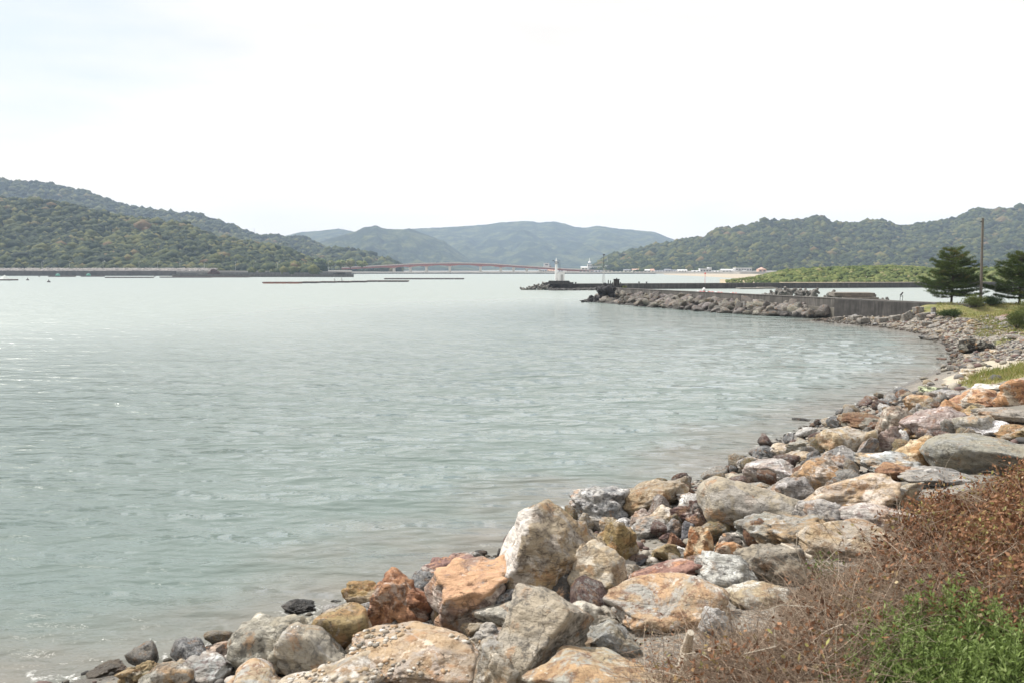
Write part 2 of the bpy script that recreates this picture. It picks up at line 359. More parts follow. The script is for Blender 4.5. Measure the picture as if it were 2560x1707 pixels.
def blobs(P, R, sub=1, rough=.25, seed=0, flat=(1, 1, .8)):
    """many rough little crowns or stones merged: P (n,3), R (n,)"""
    g = np.random.default_rng(seed); V0, F0 = ICO[sub]; n = len(P); k = len(V0)
    disp = 1 + rough * g.uniform(-1, 1, (n, k, 1)); R = np.asarray(R, float)
    ang = g.uniform(0, 6.28, n); ca, sa = np.cos(ang)[:, None], np.sin(ang)[:, None]
    fl = np.asarray(flat, float)
    if fl.ndim == 1: fl = np.broadcast_to(fl, (n, 3))
    Q = V0[None] * disp * fl[:, None, :]
    X = Q[..., 0] * ca - Q[..., 1] * sa; Y = Q[..., 0] * sa + Q[..., 1] * ca
    Q = np.stack([X, Y, Q[..., 2]], -1) * R[:, None, None] + P[:, None, :]
    F = F0[None] + (np.arange(n) * k)[:, None, None]
    return Q.reshape(-1, 3), F.reshape(-1, 3)
# ================================================================== THE SETTING
# ---- shoreline and terrain
SHORE_PX = [(2020, 801), (2120, 812), (2200, 820), (2262, 829), (2310, 842), (2352, 862), (2374, 885), (2368, 905), (2345, 925), (2300, 945), (2240, 970), (2170, 1002), (2110, 1030), (2040, 1058), (1960, 1095), (1880, 1140), (1790, 1190),
            (1680, 1215), (1590, 1235), (1480, 1265), (1360, 1320), (1240, 1385), (1120, 1420), (1000, 1465), (900, 1500), (780, 1545), (620, 1600), (470, 1640), (300, 1680), (150, 1712)]
SH = [tuple(at_z(x, y)[:2]) for x, y in SHORE_PX]
a_, b_ = np.array(SH[-2]), np.array(SH[-1]); ext = b_ + (b_ - a_) / np.linalg.norm(b_ - a_) * 40
SHP = [(41, 97), ] + SH + [tuple(ext)]
POLY = [(47, 93), (60, 95), (90, 104), (150, 118), (260, 118), (260, -80), (-60, -80)] 
LOOP = np.array(list(reversed([(41, 97)] + SH + [tuple(ext)])) + POLY)     # closed ring of land
def in_poly(x, y, P):
    x = np.asarray(x, float); y = np.asarray(y, float); r = np.zeros(x.shape, bool); n = len(P)
    for i in range(n):
        x1, y1 = P[i]; x2, y2 = P[(i + 1) % n]
        if y1 == y2: continue
        c = ((y1 > y) != (y2 > y)) & (x < (x2 - x1) * (y - y1) / (y2 - y1) + x1); r ^= c
    return r
def shore_dist(x, y):
    x = np.asarray(x, float); y = np.asarray(y, float); best = np.full(x.shape, 1e9); P = LOOP
    for i in range(len(P)):
        a = P[i]; b = P[(i + 1) % len(P)]; d = b - a; L2 = d @ d
        if i == len(P) - 1 or (abs(a[0]) >= 259 and abs(b[0]) >= 259) or a[1] < -70 and b[1] < -70: continue
        t = np.clip(((x - a[0]) * d[0] + (y - a[1]) * d[1]) / L2, 0, 1)
        best = np.minimum(best, np.hypot(x - a[0] - t * d[0], y - a[1] - t * d[1]))
    return np.where(in_poly(x, y, P), best, -best)
def sst(a, b, x): t = np.clip((x - a) / (b - a), 0, 1); return t * t * (3 - 2 * t)
def terr(x, y):
    x = np.asarray(x, float); y = np.asarray(y, float); d = shore_dist(x, y)
    far = sst(28, 48, y); sl = .285 - .02 * far - .17 * sst(77, 86, y); top = 3.75 - 1.25 * far
    z = np.where(d > 0, top * (1 - np.exp(-np.maximum(d, 0) * sl / top * 1.25)), np.maximum(.16 * d, -1.4))
    bx = np.clip(x, 45.5, 130); bd = np.hypot(x - bx, y - (82 + (bx - 45.5) * .03)); z = np.maximum(z, 4.3 * (1 - sst(2.0, 9.5, bd)) - 2.0)
    z = z + .07 * n2(x * .9, y * .9, 3, 3) * sst(-1, 2, d)
    return z
def hit(px, py, h=0.0):
    """where the ray through a photo pixel meets the terrain raised by h"""
    d = ray(px, py); t = np.concatenate([np.arange(3, 40, .02), np.arange(40, 160, .1)]) ; P = d[None] * t[:, None] + np.array([0, 0, CAMZ])
    g = np.maximum(terr(P[:, 0], P[:, 1]), -.25) + h; k = np.argmax(P[:, 2] <= g)
    if P[k, 2] > g[k]: return at_z(px, max(py, 700), h)
    return P[k]
# ---- far ground sheet under everything
gm, gnt, gb, go_ = new_mat('sea_bed_ground'); gb.inputs['Base Color'].default_value = (.10, .10, .08, 1); gb.inputs['Roughness'].default_value = 1
m = MB().quadbox([(-9000, -3000, -6), (9000, -3000, -6), (9000, 12000, -6), (-9000, 12000, -6), (-9000, -3000, -4), (9000, -3000, -4), (9000, 12000, -4), (-9000, 12000, -4)])
tag(m.build('ground', gm), 'ground sheet under the bay', None, None, 'structure')
# ---- near shore terrain
def axis(a, b, s0, s1, mid): 
    r = [a]
    while r[-1] < b: r.append(r[-1] + s0 + (s1 - s0) * min(1, max(0, (abs(r[-1] - mid) - 12) / 40)))
    return np.array(r)
xs = axis(-40, 200, .22, .9, 6); ys = axis(-30, 125, .22, .7, 16)
X, Y = np.meshgrid(xs, ys, indexing='ij'); Z = terr(X, Y)
BRUSH = [(1690, 1625), (1758, 1564), (1860, 1530), (1932, 1500), (1951, 1448), (1994, 1421), (2029, 1371), (2106, 1394), (2203, 1313), (2280, 1226), (2397, 1197), (2474, 1166), (2560, 1131), (2900, 1040), (3100, 1900), (1500, 1900), (1560, 1700)]
WEEDS = [(2164, 1540), (2235, 1515), (2300, 1540), (2330, 1500), (2358, 1490), (2397, 1535), (2474, 1528), (2560, 1525), (2900, 1500), (3000, 1900), (2060, 1900), (2110, 1760), (2130, 1680), (2164, 1620)]
GRASS = [[cp(9, x, y) for x, y in ((1480, 520), (1700, 450), (2000, 330), (2300, 230), (2300, 470), (2000, 440), (1800, 500), (1600, 560))],
         [cp(9, x, y) for x, y in ((1000, 1190), (1300, 1040), (1420, 960), (1700, 950), (2091, 830), (2500, 740), (2500, 1000), (2091, 1060), (1800, 1120), (1600, 1190), (1300, 1240))],
         [cp(9, x, y) for x, y in ((700, 60), (900, 10), (1000, 120), (850, 130))],
         [(2440, 795), (2560, 770), (2900, 760), (2900, 800), (2560, 835), (2500, 825)]]
PATH = [cp(9, x, y) for x, y in ((1320, 900), (1500, 790), (2200, 790), (2200, 850), (1700, 940), (1480, 960), (1250, 1060), (1050, 1170), (800, 1180), (760, 1080), (1000, 1000))]
PX, PY = project(np.stack([X, Y, Z], -1)); front = Y > 1
gmask = np.zeros(X.shape)
for g_ in GRASS: gmask = np.maximum(gmask, (in_poly(PX, PY, g_) & front).astype(float))
gmask = np.maximum(gmask, sst(3.2, 4.5, shore_dist(X, Y)) * (Y > 45) * .9 * (X > 50)); gmask = np.maximum(gmask, (Z > 1.35) * (Y > 68) * (X > 40) * .85)
bpx, bpy_ = project(np.stack([X, Y, Z + .25], -1))
bmask = (in_poly(bpx, bpy_, BRUSH) & front).astype(float); bmask = np.maximum(bmask, ((Y < 5) & (X > -3)).astype(float))
pmask = (in_poly(PX, PY, PATH) & front).astype(float)
ny = len(ys); ii, jj = np.meshgrid(np.arange(len(xs) - 1), np.arange(ny - 1), indexing='ij'); a = (ii * ny + jj).ravel()
F = np.stack([a, a + ny, a + ny + 1, a + 1], -1)
me = np_mesh('shore', np.stack([X, Y, Z], -1).reshape(-1, 3), F, True)
for nm, arr in (('grassm', gmask), ('brushm', bmask), ('pathm', pmask)):
    at = me.attributes.new(nm, 'FLOAT', 'POINT'); at.data.foreach_set('value', arr.ravel().astype(np.float32))
m_, nt, b, o = new_mat('gravel_shore'); geo = N(nt, 'ShaderNodeNewGeometry'); v = geo.outputs['Position']
A = lambda n: N(nt, 'ShaderNodeAttribute', attribute_name=n).outputs['Fac']
vo = N(nt, 'ShaderNodeTexVoronoi'); vo.inputs['Scale'].default_value = 7; L(nt, v, vo.inputs['Vector'])
vo2 = N(nt, 'ShaderNodeTexVoronoi'); vo2.inputs['Scale'].default_value = 22; L(nt, v, vo2.inputs['Vector'])
sc = N(nt, 'ShaderNodeSeparateColor'); L(nt, vo2.outputs['Color'], sc.inputs[0])
peb = ramp(nt, sc.outputs[0], [(0, (.10, .095, .09)), (.35, (.18, .17, .15)), (.6, (.23, .21, .18)), (.8, (.32, .30, .26)), (1, (.25, .18, .13))])
sand = ramp(nt, noise(nt, v, .8, 6), [(.3, (.15, .142, .125)), (.7, (.22, .205, .175))])
col = mixc(nt, mrange(nt, noise(nt, v, .6, 5), .52, .62), peb, sand)
gr = ramp(nt, noise(nt, v, 1.2, 7, .65), [(.3, (.09, .11, .03)), (.5, (.18, .18, .06)), (.7, (.30, .24, .13))])
jit = mrange(nt, noise(nt, v, 1.7, 6, .7), .3, .7, -.45, .45)
def mk(n): return mrange(nt, math2(nt, 'ADD', A(n), jit), .35, .65)
col = mixc(nt, mk('pathm'), col, ramp(nt, noise(nt, v, 2, 6), [(.3, (.34, .30, .23)), (.7, (.48, .43, .34))]))
col = mixc(nt, mk('grassm'), col, gr)
col = mixc(nt, mk('brushm'), col, ramp(nt, noise(nt, v, 9, 8, .7), [(.3, (.045, .03, .018)), (.7, (.13, .085, .05))]))
sz = N(nt, 'ShaderNodeSeparateXYZ'); L(nt, v, sz.inputs[0])
wet = mrange(nt, math2(nt, 'ADD', sz.outputs['Z'], mrange(nt, noise(nt, v, .9, 4), .3, .7, -.1, .1)), .14, .36, 1, 0)
col = mixc(nt, wet, col, mixc(nt, 1.0, col, (.45, .43, .40), 'MULTIPLY'))
L(nt, col, b.inputs['Base Color']); L(nt, mrange(nt, wet, 0, 1, .95, .35), b.inputs['Roughness'])
nn = bump(nt, vo2.outputs['Distance'], .6, .03); nn = bump(nt, noise(nt, v, 5, 8, .7), .6, .08, nn); L(nt, nn, b.inputs['Normal'])
tag(link_mesh('shore', me, m_), 'gravel and sand shore sloping to the bay', None, None, 'structure')
# ---- sea: one fan-shaped sheet with real wavelets near the viewer
rr = [2.2]
while rr[-1] < 7000: rr.append(rr[-1] * (1.0052 if rr[-1] < 160 else 1.05))
rr = np.array(rr); th = np.concatenate([np.linspace(-120, -42, 20)[:-1], np.linspace(-42, 40, 640), np.linspace(40, 120, 20)[1:]]); th = np.radians(th)
Rr, Th = np.meshgrid(rr, th, indexing='ij'); X = Rr * np.sin(Th); Y = Rr * np.cos(Th)
nearm = (Rr < 160); sdist = np.full(X.shape, -200.0); sdist[nearm] = shore_dist(X[nearm], Y[nearm])
def waves(x, y):
    """sum of many small wind waves about one heading, the shortest left out where the sheet is too coarse for them"""
    g = np.random.default_rng(17); R_ = np.hypot(x, y); z = np.zeros_like(x)
    gust = .75 + .5 * n2(x / 9, y / 9, 33, 3)
    for i in range(64):
        wl = .24 * (2.4 / .24) ** ((i + g.uniform(0, 1)) / 64); an = .30 + g.normal(0, .42); kk = 6.2832 / wl; ph = g.uniform(0, 6.28)
        amp = .019 * wl / 6.2832 * (1.5 if wl < .9 else .8); fade = np.clip(1.6 - R_ * .0052 * 2.6 / wl, 0, 1)
        z = z + amp * fade * np.cos(kk * (x * math.sin(an) + y * math.cos(an)) + ph)
    return z * gust
Z = np.zeros(X.shape); mk_ = Rr < 150
Z[mk_] = waves(X[mk_], Y[mk_]) * (1 - sst(50, 140, Rr[mk_])) * (.35 + .65 * sst(0, 6, -sdist[mk_]))
# a low swell line breaking on the mid beach and at the near shore
nth = len(th); ii, jj = np.meshgrid(np.arange(len(rr) - 1), np.arange(nth - 1), indexing='ij'); a = (ii * nth + jj).ravel()
me = np_mesh('sea', np.stack([X, Y, Z], -1).reshape(-1, 3), np.stack([a, a + 1, a + nth + 1, a + nth], -1), True)
at = me.attributes.new('depth', 'FLOAT', 'POINT'); at.data.foreach_set('value', (-sdist).ravel().astype(np.float32))
wm, nt, b, o = new_mat('sea_water'); geo = N(nt, 'ShaderNodeNewGeometry'); v = geo.outputs['Position']
dep = N(nt, 'ShaderNodeAttribute', attribute_name='depth').outputs['Fac']
depj = math2(nt, 'ADD', dep, mrange(nt, noise(nt, v, .25, 5), .3, .7, -1.5, 1.5))
mpn = N(nt, 'ShaderNodeMapping'); mpn.inputs['Scale'].default_value = (.012, .03, 1); L(nt, v, mpn.inputs['Vector'])
big = noise(nt, mpn.outputs[0], 1, 4)
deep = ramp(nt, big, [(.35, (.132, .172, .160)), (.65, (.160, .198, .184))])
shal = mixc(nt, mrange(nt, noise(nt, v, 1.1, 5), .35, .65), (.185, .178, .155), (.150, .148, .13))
wc = mixc(nt, mrange(nt, depj, -.3, 4.5, smooth=True), shal, deep); wc = mixc(nt, mrange(nt, dep, 8, 85, smooth=True), wc, (.265, .305, .288))  # base paled with offshore distance, standing in for reflected sky
# foam: thin broken line at the water's edge
fo = math2(nt, 'MULTIPLY', mrange(nt, math2(nt, 'ADD', dep, mrange(nt, noise(nt, v, .9, 5), .3, .7, -.7, .7)), .45, .0), mrange(nt, noise(nt, v, 2.2, 7, .75), .54, .62))
wc = mixc(nt, fo, wc, (.75, .75, .72))
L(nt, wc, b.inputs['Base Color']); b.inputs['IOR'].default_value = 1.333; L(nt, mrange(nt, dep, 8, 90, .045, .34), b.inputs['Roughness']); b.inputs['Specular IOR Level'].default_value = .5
def wn(sx, sy, rot, sc_, det):
    q = N(nt, 'ShaderNodeMapping'); q.inputs['Scale'].default_value = (sx, sy, 1); q.inputs['Rotation'].default_value = (0, 0, rot); L(nt, v, q.inputs['Vector']); return noise(nt, q.outputs[0], sc_, det, .6)
nn = bump(nt, wn(.45, 1.0, .4, .45, 3), 1.0, .75)
nn = bump(nt, wn(.6, 1.3, -.3, 3.2, 4), .75, .075, nn)
nn = bump(nt, wn(1, 1.4, .7, 9, 3), .40, .012, nn)
L(nt, nn, b.inputs['Normal'])
tag(link_mesh('sea', me, wm), 'grey green sea of the bay', None, None, 'structure')

# ---- hills
def hill(name, label, pts, yf, yr, yb, spur, seed, mat, forest, zf=1.0, crown=6.0, step=6.0, ncol=None, exp=.85):
    pts = [(x, y) for x, y in pts]; pxs = np.array([p[0] for p in pts], float); pys = np.array([p[1] for p in pts], float)
    nc = ncol or int((pxs[-1] - pxs[0]) / step); cx = np.linspace(pxs[0], pxs[-1], nc); cy = np.interp(cx, pxs, pys)
    low = crown * .75 if forest else 0
    Hz = np.array([at_y(x, y, yr)[2] for x, y in zip(cx, cy)]) - low
    kx = np.array([at_y(x, y, 1.0)[0] for x, y in zip(cx, cy)])
    if not forest: Hz = Hz + n2(kx * yr * .06, kx * 0, seed + 5, 3) * 3.0
    nr = 80; tt = np.concatenate([np.linspace(0, 1, nr), 1 + np.linspace(.06, 1, 12)])
    T, K = np.meshgrid(tt, kx, indexing='ij'); H = np.broadcast_to(Hz, T.shape)
    Yy = np.where(T <= 1, yf + (yr - yf) * T, yr + (yb - yr) * (T - 1)); Xx = K * Yy
    t1 = np.clip(T, 0, 1); base = np.where(T <= 1, t1 ** exp, 1 - .98 * (T - 1) ** 1.3)
    sc_ = spur[0]; sp = n2(Xx / sc_, Yy / (sc_ * 1.6) + 3, seed, 4)
    ridge = 1 - 2 * np.abs(n2(Xx / (sc_ * .8) + Yy / (sc_ * 2.4), Yy / (sc_ * 3), seed + 9, 3))
    cut = spur[1] * (np.clip(.5 - .5 * sp, 0, 1) * .5 + .5 * np.clip(.6 - ridge, 0, 1)) * np.sin(np.pi * np.clip(t1, 0, 1) ** .8)
    Zz = zf + (H - zf) * base - np.maximum(H, 0) * cut
    if not forest: Zz = Zz - np.maximum(H, 0) * .16 * (1 - np.abs(n2(Xx / (sc_ * .28) + Yy / (sc_ * .9), Yy / (sc_ * .8), seed + 60, 4)) * 2.2) * np.sin(np.pi * np.clip(t1, 0, 1) ** .9)
    if forest: Zz = Zz + (n2(Xx / 17, Yy / 22, seed + 40, 2) * crown * 1.1) * np.clip((Zz - zf) / 8, 0, 1) * (T < .93)
    Zz = np.maximum(Zz, zf - 1 - 2 * (T > 1.5))
    nc = len(kx); ii, jj = np.meshgrid(np.arange(len(tt) - 1), np.arange(nc - 1), indexing='ij'); a = (ii * nc + jj).ravel()
    me = np_mesh(name, np.stack([Xx, Yy, Zz], -1).reshape(-1, 3), np.stack([a, a + 1, a + nc + 1, a + nc], -1), True)
    o = link_mesh('hill', me, mat); tag(o, label, None, None, 'structure')
    if forest:
        g = np.random.default_rng(seed); n = forest[0]
        # denser where slope faces the viewer; sample in (t, col)
        t = g.uniform(.0, 1.04, n) ; c = g.uniform(0, nc - 1.001, n)
        ri = np.interp(t, tt, np.arange(len(tt))); r0 = np.floor(ri).astype(int); c0 = np.floor(c).astype(int); fr, fc = ri - r0, c - c0
        def bl(M): return M[r0, c0] * (1 - fr) * (1 - fc) + M[r0 + 1, c0] * fr * (1 - fc) + M[r0, c0 + 1] * (1 - fr) * fc + M[r0 + 1, c0 + 1] * fr * fc
        P = np.stack([bl(Xx), bl(Yy), bl(Zz)], -1); keep = bl(H * 1.0) > 2; P = P[keep]
        n = len(P); patch = n2(P[:, 0] / 60, P[:, 1] / 60, seed + 3, 3)
        R = crown * np.clip(np.exp(g.normal(-.1, .30, n)), .45, 1.5) * (1 + .35 * patch); P[:, 2] += R * g.uniform(-.1, .55, n)
        big = g.uniform(0, 1, n) < .06; R[big] *= 1.35
        V, Fc = blobs(P, R, forest[2], .26, seed, (1, 1, .85))
        tint = np.clip(.42 + .30 * patch + g.normal(0, .20, n), 0, 1)
        me = np_mesh('woodland', V, Fc, False, np.repeat(tint, len(ICO[forest[2]][0])))
        tag(link_mesh('woodland', me, forest[1]), forest[3], None, None, 'stuff')
    return o
CANOPY = leaf_mat('broadleaf_canopy', [(0, (.010, .018, .008)), (.35, (.022, .038, .012)), (.6, (.064, .078, .020)), (.8, (.130, .132, .034)), (1, (.150, .095, .048))], .9, .1, (.55, .22, 1.2))
SHRUBS = leaf_mat('spit_shrub_leaves', [(0, (.05, .075, .028)), (.4, (.11, .15, .045)), (.75, (.20, .225, .07)), (1, (.27, .25, .12))], .9, .2, (2.0, .2, .4))
hm, nt, b, o = new_mat('far_wooded_hill'); tcn = N(nt, 'ShaderNodeTexCoord')
L(nt, ramp(nt, noise(nt, tcn.outputs['Object'], .012, 10, .72), [(.36, (.012, .022, .012)), (.5, (.036, .052, .022)), (.62, (.11, .12, .045))]), b.inputs['Base Color']); b.inputs['Roughness'].default_value = 1; b.inputs['Specular IOR Level'].default_value = .1
L(nt, bump(nt, noise(nt, tcn.outputs['Object'], .045, 9, .72), 1.0, 16.0), b.inputs['Normal'])
sm, nt, b, o = new_mat('wooded_slope_soil'); b.inputs['Base Color'].default_value = (.03, .04, .02, 1); b.inputs['Roughness'].default_value = 1
farpts = [(640, 600), (717, 589), (751, 581), (808, 577), (847, 572), (885, 580), (900, 577), (1000, 574), (1134, 568), (1214, 562), (1252, 557), (1290, 554), (1329, 554), (1348, 557), (1386, 555), (1413, 560), (1436, 568), (1463, 570), (1493, 565), (1540, 572), (1578, 575), (1633, 580), (1665, 592), (1700, 606), (1800, 640), (1900, 655)]
hill('hill', 'blue hazy far ridge across the bay behind the bridge', farpts, 2600, 4300, 5600, (600, .34), 21, hm, None, ncol=420)
mid1 = [(700, 640), (760, 618), (830, 596), (889, 579), (908, 570), (942, 565), (954, 571), (1000, 575), (1023, 572), (1040, 578), (1080, 592), (1110, 604), (1135, 622), (1180, 655), (1200, 668)]
hill('hill', 'hazy middle hill left of centre in front of the far ridge', mid1, 2100, 3100, 3700, (260, .30), 22, hm, None, ncol=260)
ridge = [(-700, 380), (-400, 405), (-150, 430), (0, 447), (57, 455), (138, 460), (172, 470), (230, 483), (276, 502), (325, 516), (383, 525), (421, 527), (452, 535), (486, 535), (524, 544), (574, 560), (620, 579), (651, 590), (681, 588), (708, 592), (762, 592), (788, 608), (842, 630), (880, 650), (905, 664)]
hill('hill', 'long wooded back ridge rising to the left edge', ridge, 1250, 1950, 2400, (200, .32), 23, sm, (17000, CANOPY, 1, 'woodland covering the long back ridge on the left'), crown=6.0)
mid2 = [(780, 650), (831, 622), (870, 620), (900, 626), (927, 637), (977, 656), (1000, 668)]
hill('hill', 'small dark wooded hill behind the left end of the red bridge', mid2, 1180, 1400, 1550, (100, .2), 24, sm, (900, CANOPY, 1, 'woodland on the small hill by the left bridge end'), crown=6.5)
nearl = [(-600, 470), (-300, 485), (-100, 492), (0, 497), (60, 500), (115, 502), (165, 510), (214, 521), (268, 535), (325, 548), (383, 554), (440, 560), (486, 573), (536, 592), (593, 605), (650, 611), (708, 621), (746, 636), (780, 655), (800, 666)]
hill('hill', 'near wooded hill on the left behind the stone bank', nearl, 700, 980, 1180, (90, .42), 25, sm, (21000, CANOPY, 1, 'dense spring woodland on the near left hill'), crown=3.9, exp=.8)
right = [(1480, 668), (1500, 657), (1524, 642), (1578, 628), (1654, 613), (1698, 603), (1763, 593), (1796, 569), (1830, 570), (1872, 567), (1905, 550), (1940, 553), (1992, 552), (2030, 542), (2046, 541), (2065, 548), (2079, 557), (2133, 560), (2160, 556), (2177, 553), (2209, 552), (2230, 560), (2264, 566), (2318, 558), (2360, 552), (2394, 544), (2420, 530), (2438, 522), (2480, 525), (2560, 520), (2750, 500), (3100, 480)]
hill('hill', 'wooded hill range on the right behind the town and spit', right, 1120, 1650, 2000, (170, .36), 26, sm, (24000, CANOPY, 1, 'woodland on the hill range to the right'), crown=5.2)
# ================================================================== FAR AND MIDDLE DISTANCE
G = np.random.default_rng(5)
# ---- land strip carrying the town, sandy beach on the right
lm = simple('shore_embankment', (.20, .19, .17), .95, .3, .05, .3)
sandm = simple('pale_beach_sand', (.36, .31, .24), .95, .08, .05, .1)
def strip(name, label, pts, mat, z0=-1, z1=2.0, back=60, kind='structure', to=None, rise=.4):
    """land strip following a front line (x,y) with a real bank"""
    V = []; F = []
    for (x, y, z) in pts:
        k = x / y; back = (to - y) if to else back
        V += [(x, y, z0), (x + k * 3, y + 3, z), (k * (y + back), y + back, z + rise), (k * (y + back) , y + back, z0)]
    for i in range(len(pts) - 1):
        a = i * 4; b_ = a + 4
        for q in range(3): F.append([a + q, b_ + q, b_ + q + 1, a + q + 1])
    me = bpy.data.meshes.new(name); me.from_pydata(V, [], F); me.update()
    return tag(link_mesh(name, me, mat), label, None, None, kind)
def W(px, Y): return float(at_y(px, 680, Y)[0])
strip('land', 'low land under the town and the road behind the bay', [(W(600, 1020), 1020, 1.2), (W(1000, 1015), 1015, 1.2), (W(1300, 1010), 1010, 1.4), (W(1520, 960), 960, 2), (W(1640, 900), 900, 2.2), (W(1760, 860), 860, 2.4), (W(1850, 800), 800, 2.6), (W(2200, 780), 780, 3), (W(3200, 760), 760, 3)], lm, back=420)
strip('beach', 'pale sandy beach in front of the town on the right', [(W(1660, 780), 780, .1), (W(1720, 660), 660, .15), (W(1790, 560), 560, .2), (W(1850, 470), 470, .2), (W(1890, 420), 420, .2), (W(2700, 400), 400, .3)], sandm, to=862, rise=.35)
# the town sea wall seen under the houses
m = MB(); m.wall((W(860, 900), 900), (W(1640, 900), 900), -1, 1.0, 0, 2.2)
tag(m.build('causeway_wall', MT['conc']), 'long low dark causeway wall crossing the water before the red bridge', 'sea wall')
# ---- spit with shrubs
strip('spit', 'low sandy spit beneath the green shrubs', [(W(1800, 330), 330, .25), (W(1850, 312), 312, .5), (W(1950, 305), 305, .8), (W(2300, 300), 300, .8), (W(2900, 295), 295, 1)], simple('spit_sand', (.36, .30, .20), .95, .3, .2, .3), back=75)
n = 5200; u = G.uniform(0, 1, n) ** .9; px_ = 1815 + u * 1000; Yv = G.uniform(308, 385, n)
top = np.interp(px_, [1815, 1880, 1925, 1965, 2040, 2100, 2200, 2280, 2340, 2900], [.25, 1.6, 3.0, 4.5, 5.3, 5.6, 6.2, 6.0, 5.4, 6.0])
hh = top * sst(300, 345, Yv) * (1 + .25 * n2(px_ / 30, Yv / 12, 5, 3)); xv = np.array([W(a, y) for a, y in zip(px_, Yv)])
R = G.uniform(.5, 1.5, n) * np.clip(top / 4, .35, 1); P = np.stack([xv, Yv, .6 + np.maximum(hh - R * .7, 0)], -1)
V, F = blobs(P, R, 2, .28, 8, (1, 1, .85)); tint = np.clip(.5 + .35 * n2(xv / 7, Yv / 12, 6, 3) + G.normal(0, .18, n), 0, 1)
me = np_mesh('shrubs', V, F, False, np.repeat(tint, len(ICO[2][0])))
tag(link_mesh('shrub_thicket', me, SHRUBS), 'yellow green shrub thicket covering the sandy spit on the right', 'shrubs', None, 'stuff')
# roadside trees left of the bridge
def bushy(px, py, wpx, hpx, Y, name, label, tint0, seed, group=None, n=60, mat=None):
    b_ = at_y(px, py, Y); w = wpx * Y / FPX; h = hpx * Y / FPX; g = np.random.default_rng(seed)
    e = empty(name, b_, label, 'tree' if h > 2.5 else 'shrub', group)
    q = g.normal(0, 1, (n, 3)); q /= np.linalg.norm(q, axis=1)[:, None]; q *= g.uniform(.3, 1, (n, 1)) ** .4
    P = q * np.array([w / 2, w / 2.4, h * .36]) * .82 + np.array([0, 0, h * .60])
    V, F = blobs(P, np.full(n, min(w, h) * .17) * g.uniform(.6, 1.3, n), 2, .3, seed)
    link_mesh('crown', np_mesh('crown', V, F, False, np.repeat(np.clip(tint0 + g.normal(0, .12, n), 0, 1), len(ICO[2][0]))), mat or SHRUBS, e)
    MB().tube((0, 0, -.3), (0, 0, h * .6), h * .045, h * .02, 7).build('trunk', MT['bark'], e)
    return e
for i, (px, w, h, t_, lb) in enumerate([(800, 34, 26, .35, 'round dark green tree at the foot of the left hill, beside the road bank'), (826, 26, 20, .75, 'yellowish tree second from the left hill on the road bank'),
        (852, 28, 22, .62, 'olive tree midway along the bank left of the bridge'), (876, 26, 23, .92, 'russet tree on the bank just before the bridge end'), (905, 34, 20, .7, 'bright yellow green tree above the left end of the red bridge')]):
    bushy(px, 672, w, h, 880, 'roadside_tree', lb, t_, 50 + i, 'trees beside the bridge end')
# ---- left bank, walls and pier
bankm = simple('pale_rubble_revetment', (.28, .26, .245), .95, .4, .5, .8)
Aw, Bw = at_z(-500, 690.5, 0), at_z(436, 689, 0)
m = MB(); m.wall(Aw, at_y(436, 690, Aw[1] * 1.0), -1, 4.0, 0, 4)
tag(m.build('sea_wall', simple('brown_grey_seawall', (.085, .078, .072), .9, .35, .3, .4)), 'thick brown grey seawall along the left shore under the rubble bank', 'sea wall')
n = 5000; xa = G.uniform(W(-500, Aw[1]), W(530, Aw[1]), n); dd = G.uniform(0, 9, n); P = np.stack([xa, Aw[1] + 4 + dd, 3.9 + dd * .24], -1)
V, F = blobs(P, G.uniform(.5, 1.1, n), 1, .3, 4, (1, 1, .6)); 
tag(link_mesh('rubble_bank', np_mesh('rubble', V, F), bankm), 'pale rubble stones heaped above the left seawall', 'rubble', None, 'stuff')
strip('land', 'level road land behind the left seawall', [(W(-700, 690), 690, 4.6), (W(500, 690), 690, 4.4), (W(760, 700), 700, 3.6), (W(880, 720), 720, 3.4)], lm, back=180)
m = MB(); m.wall((W(436, 690), 690), (W(878, 700), 700), -1, 2.6, 0, 3)
tag(m.build('sea_wall', MT['conc']), 'grey sea wall behind the thin left pier, ending by the bridge', 'sea wall')
YP = float(at_z(880, 693.5, 0)[1])
e = empty('pier', (W(660, YP), YP, 0), 'thin dark concrete pier reaching right from the left seawall', 'pier'); o_ = e.location
m = MB(o_); m.wall((W(430, YP), YP), (W(882, YP), YP), -1, 2.0, 0, 3); m.build('deck', MT['conc'], e)
m = MB(o_); m.box((W(852, YP), YP + 1, 2.6), (6.5, 2.2, 1.4)); m.box((W(838, YP), YP + 1, 2.4), (2.5, 2, .9)); m.build('end_block', MT['conc_d'], e)
p = at_y(534, 684, 600); V, F = blobs(np.array([[p[0] + dx, 600, dz] for dx, dz in ((-2.2, 2.2), (0, 2.4), (2.4, 2.4), (-.5, 4.2), (1.3, 4), (3.8, 2.0), (.2, 5.0))]), [2.2, 2.4, 2.2, 1.8, 1.6, 1.5, 1.1], 2, .2, 3)
tag(link_mesh('heap', np_mesh('heap', V, F), simple('dark_brown_heap', (.06, .035, .03), .9, .4, 1, .6)), 'dark reddish heap on the thin pier near its root', 'heap')
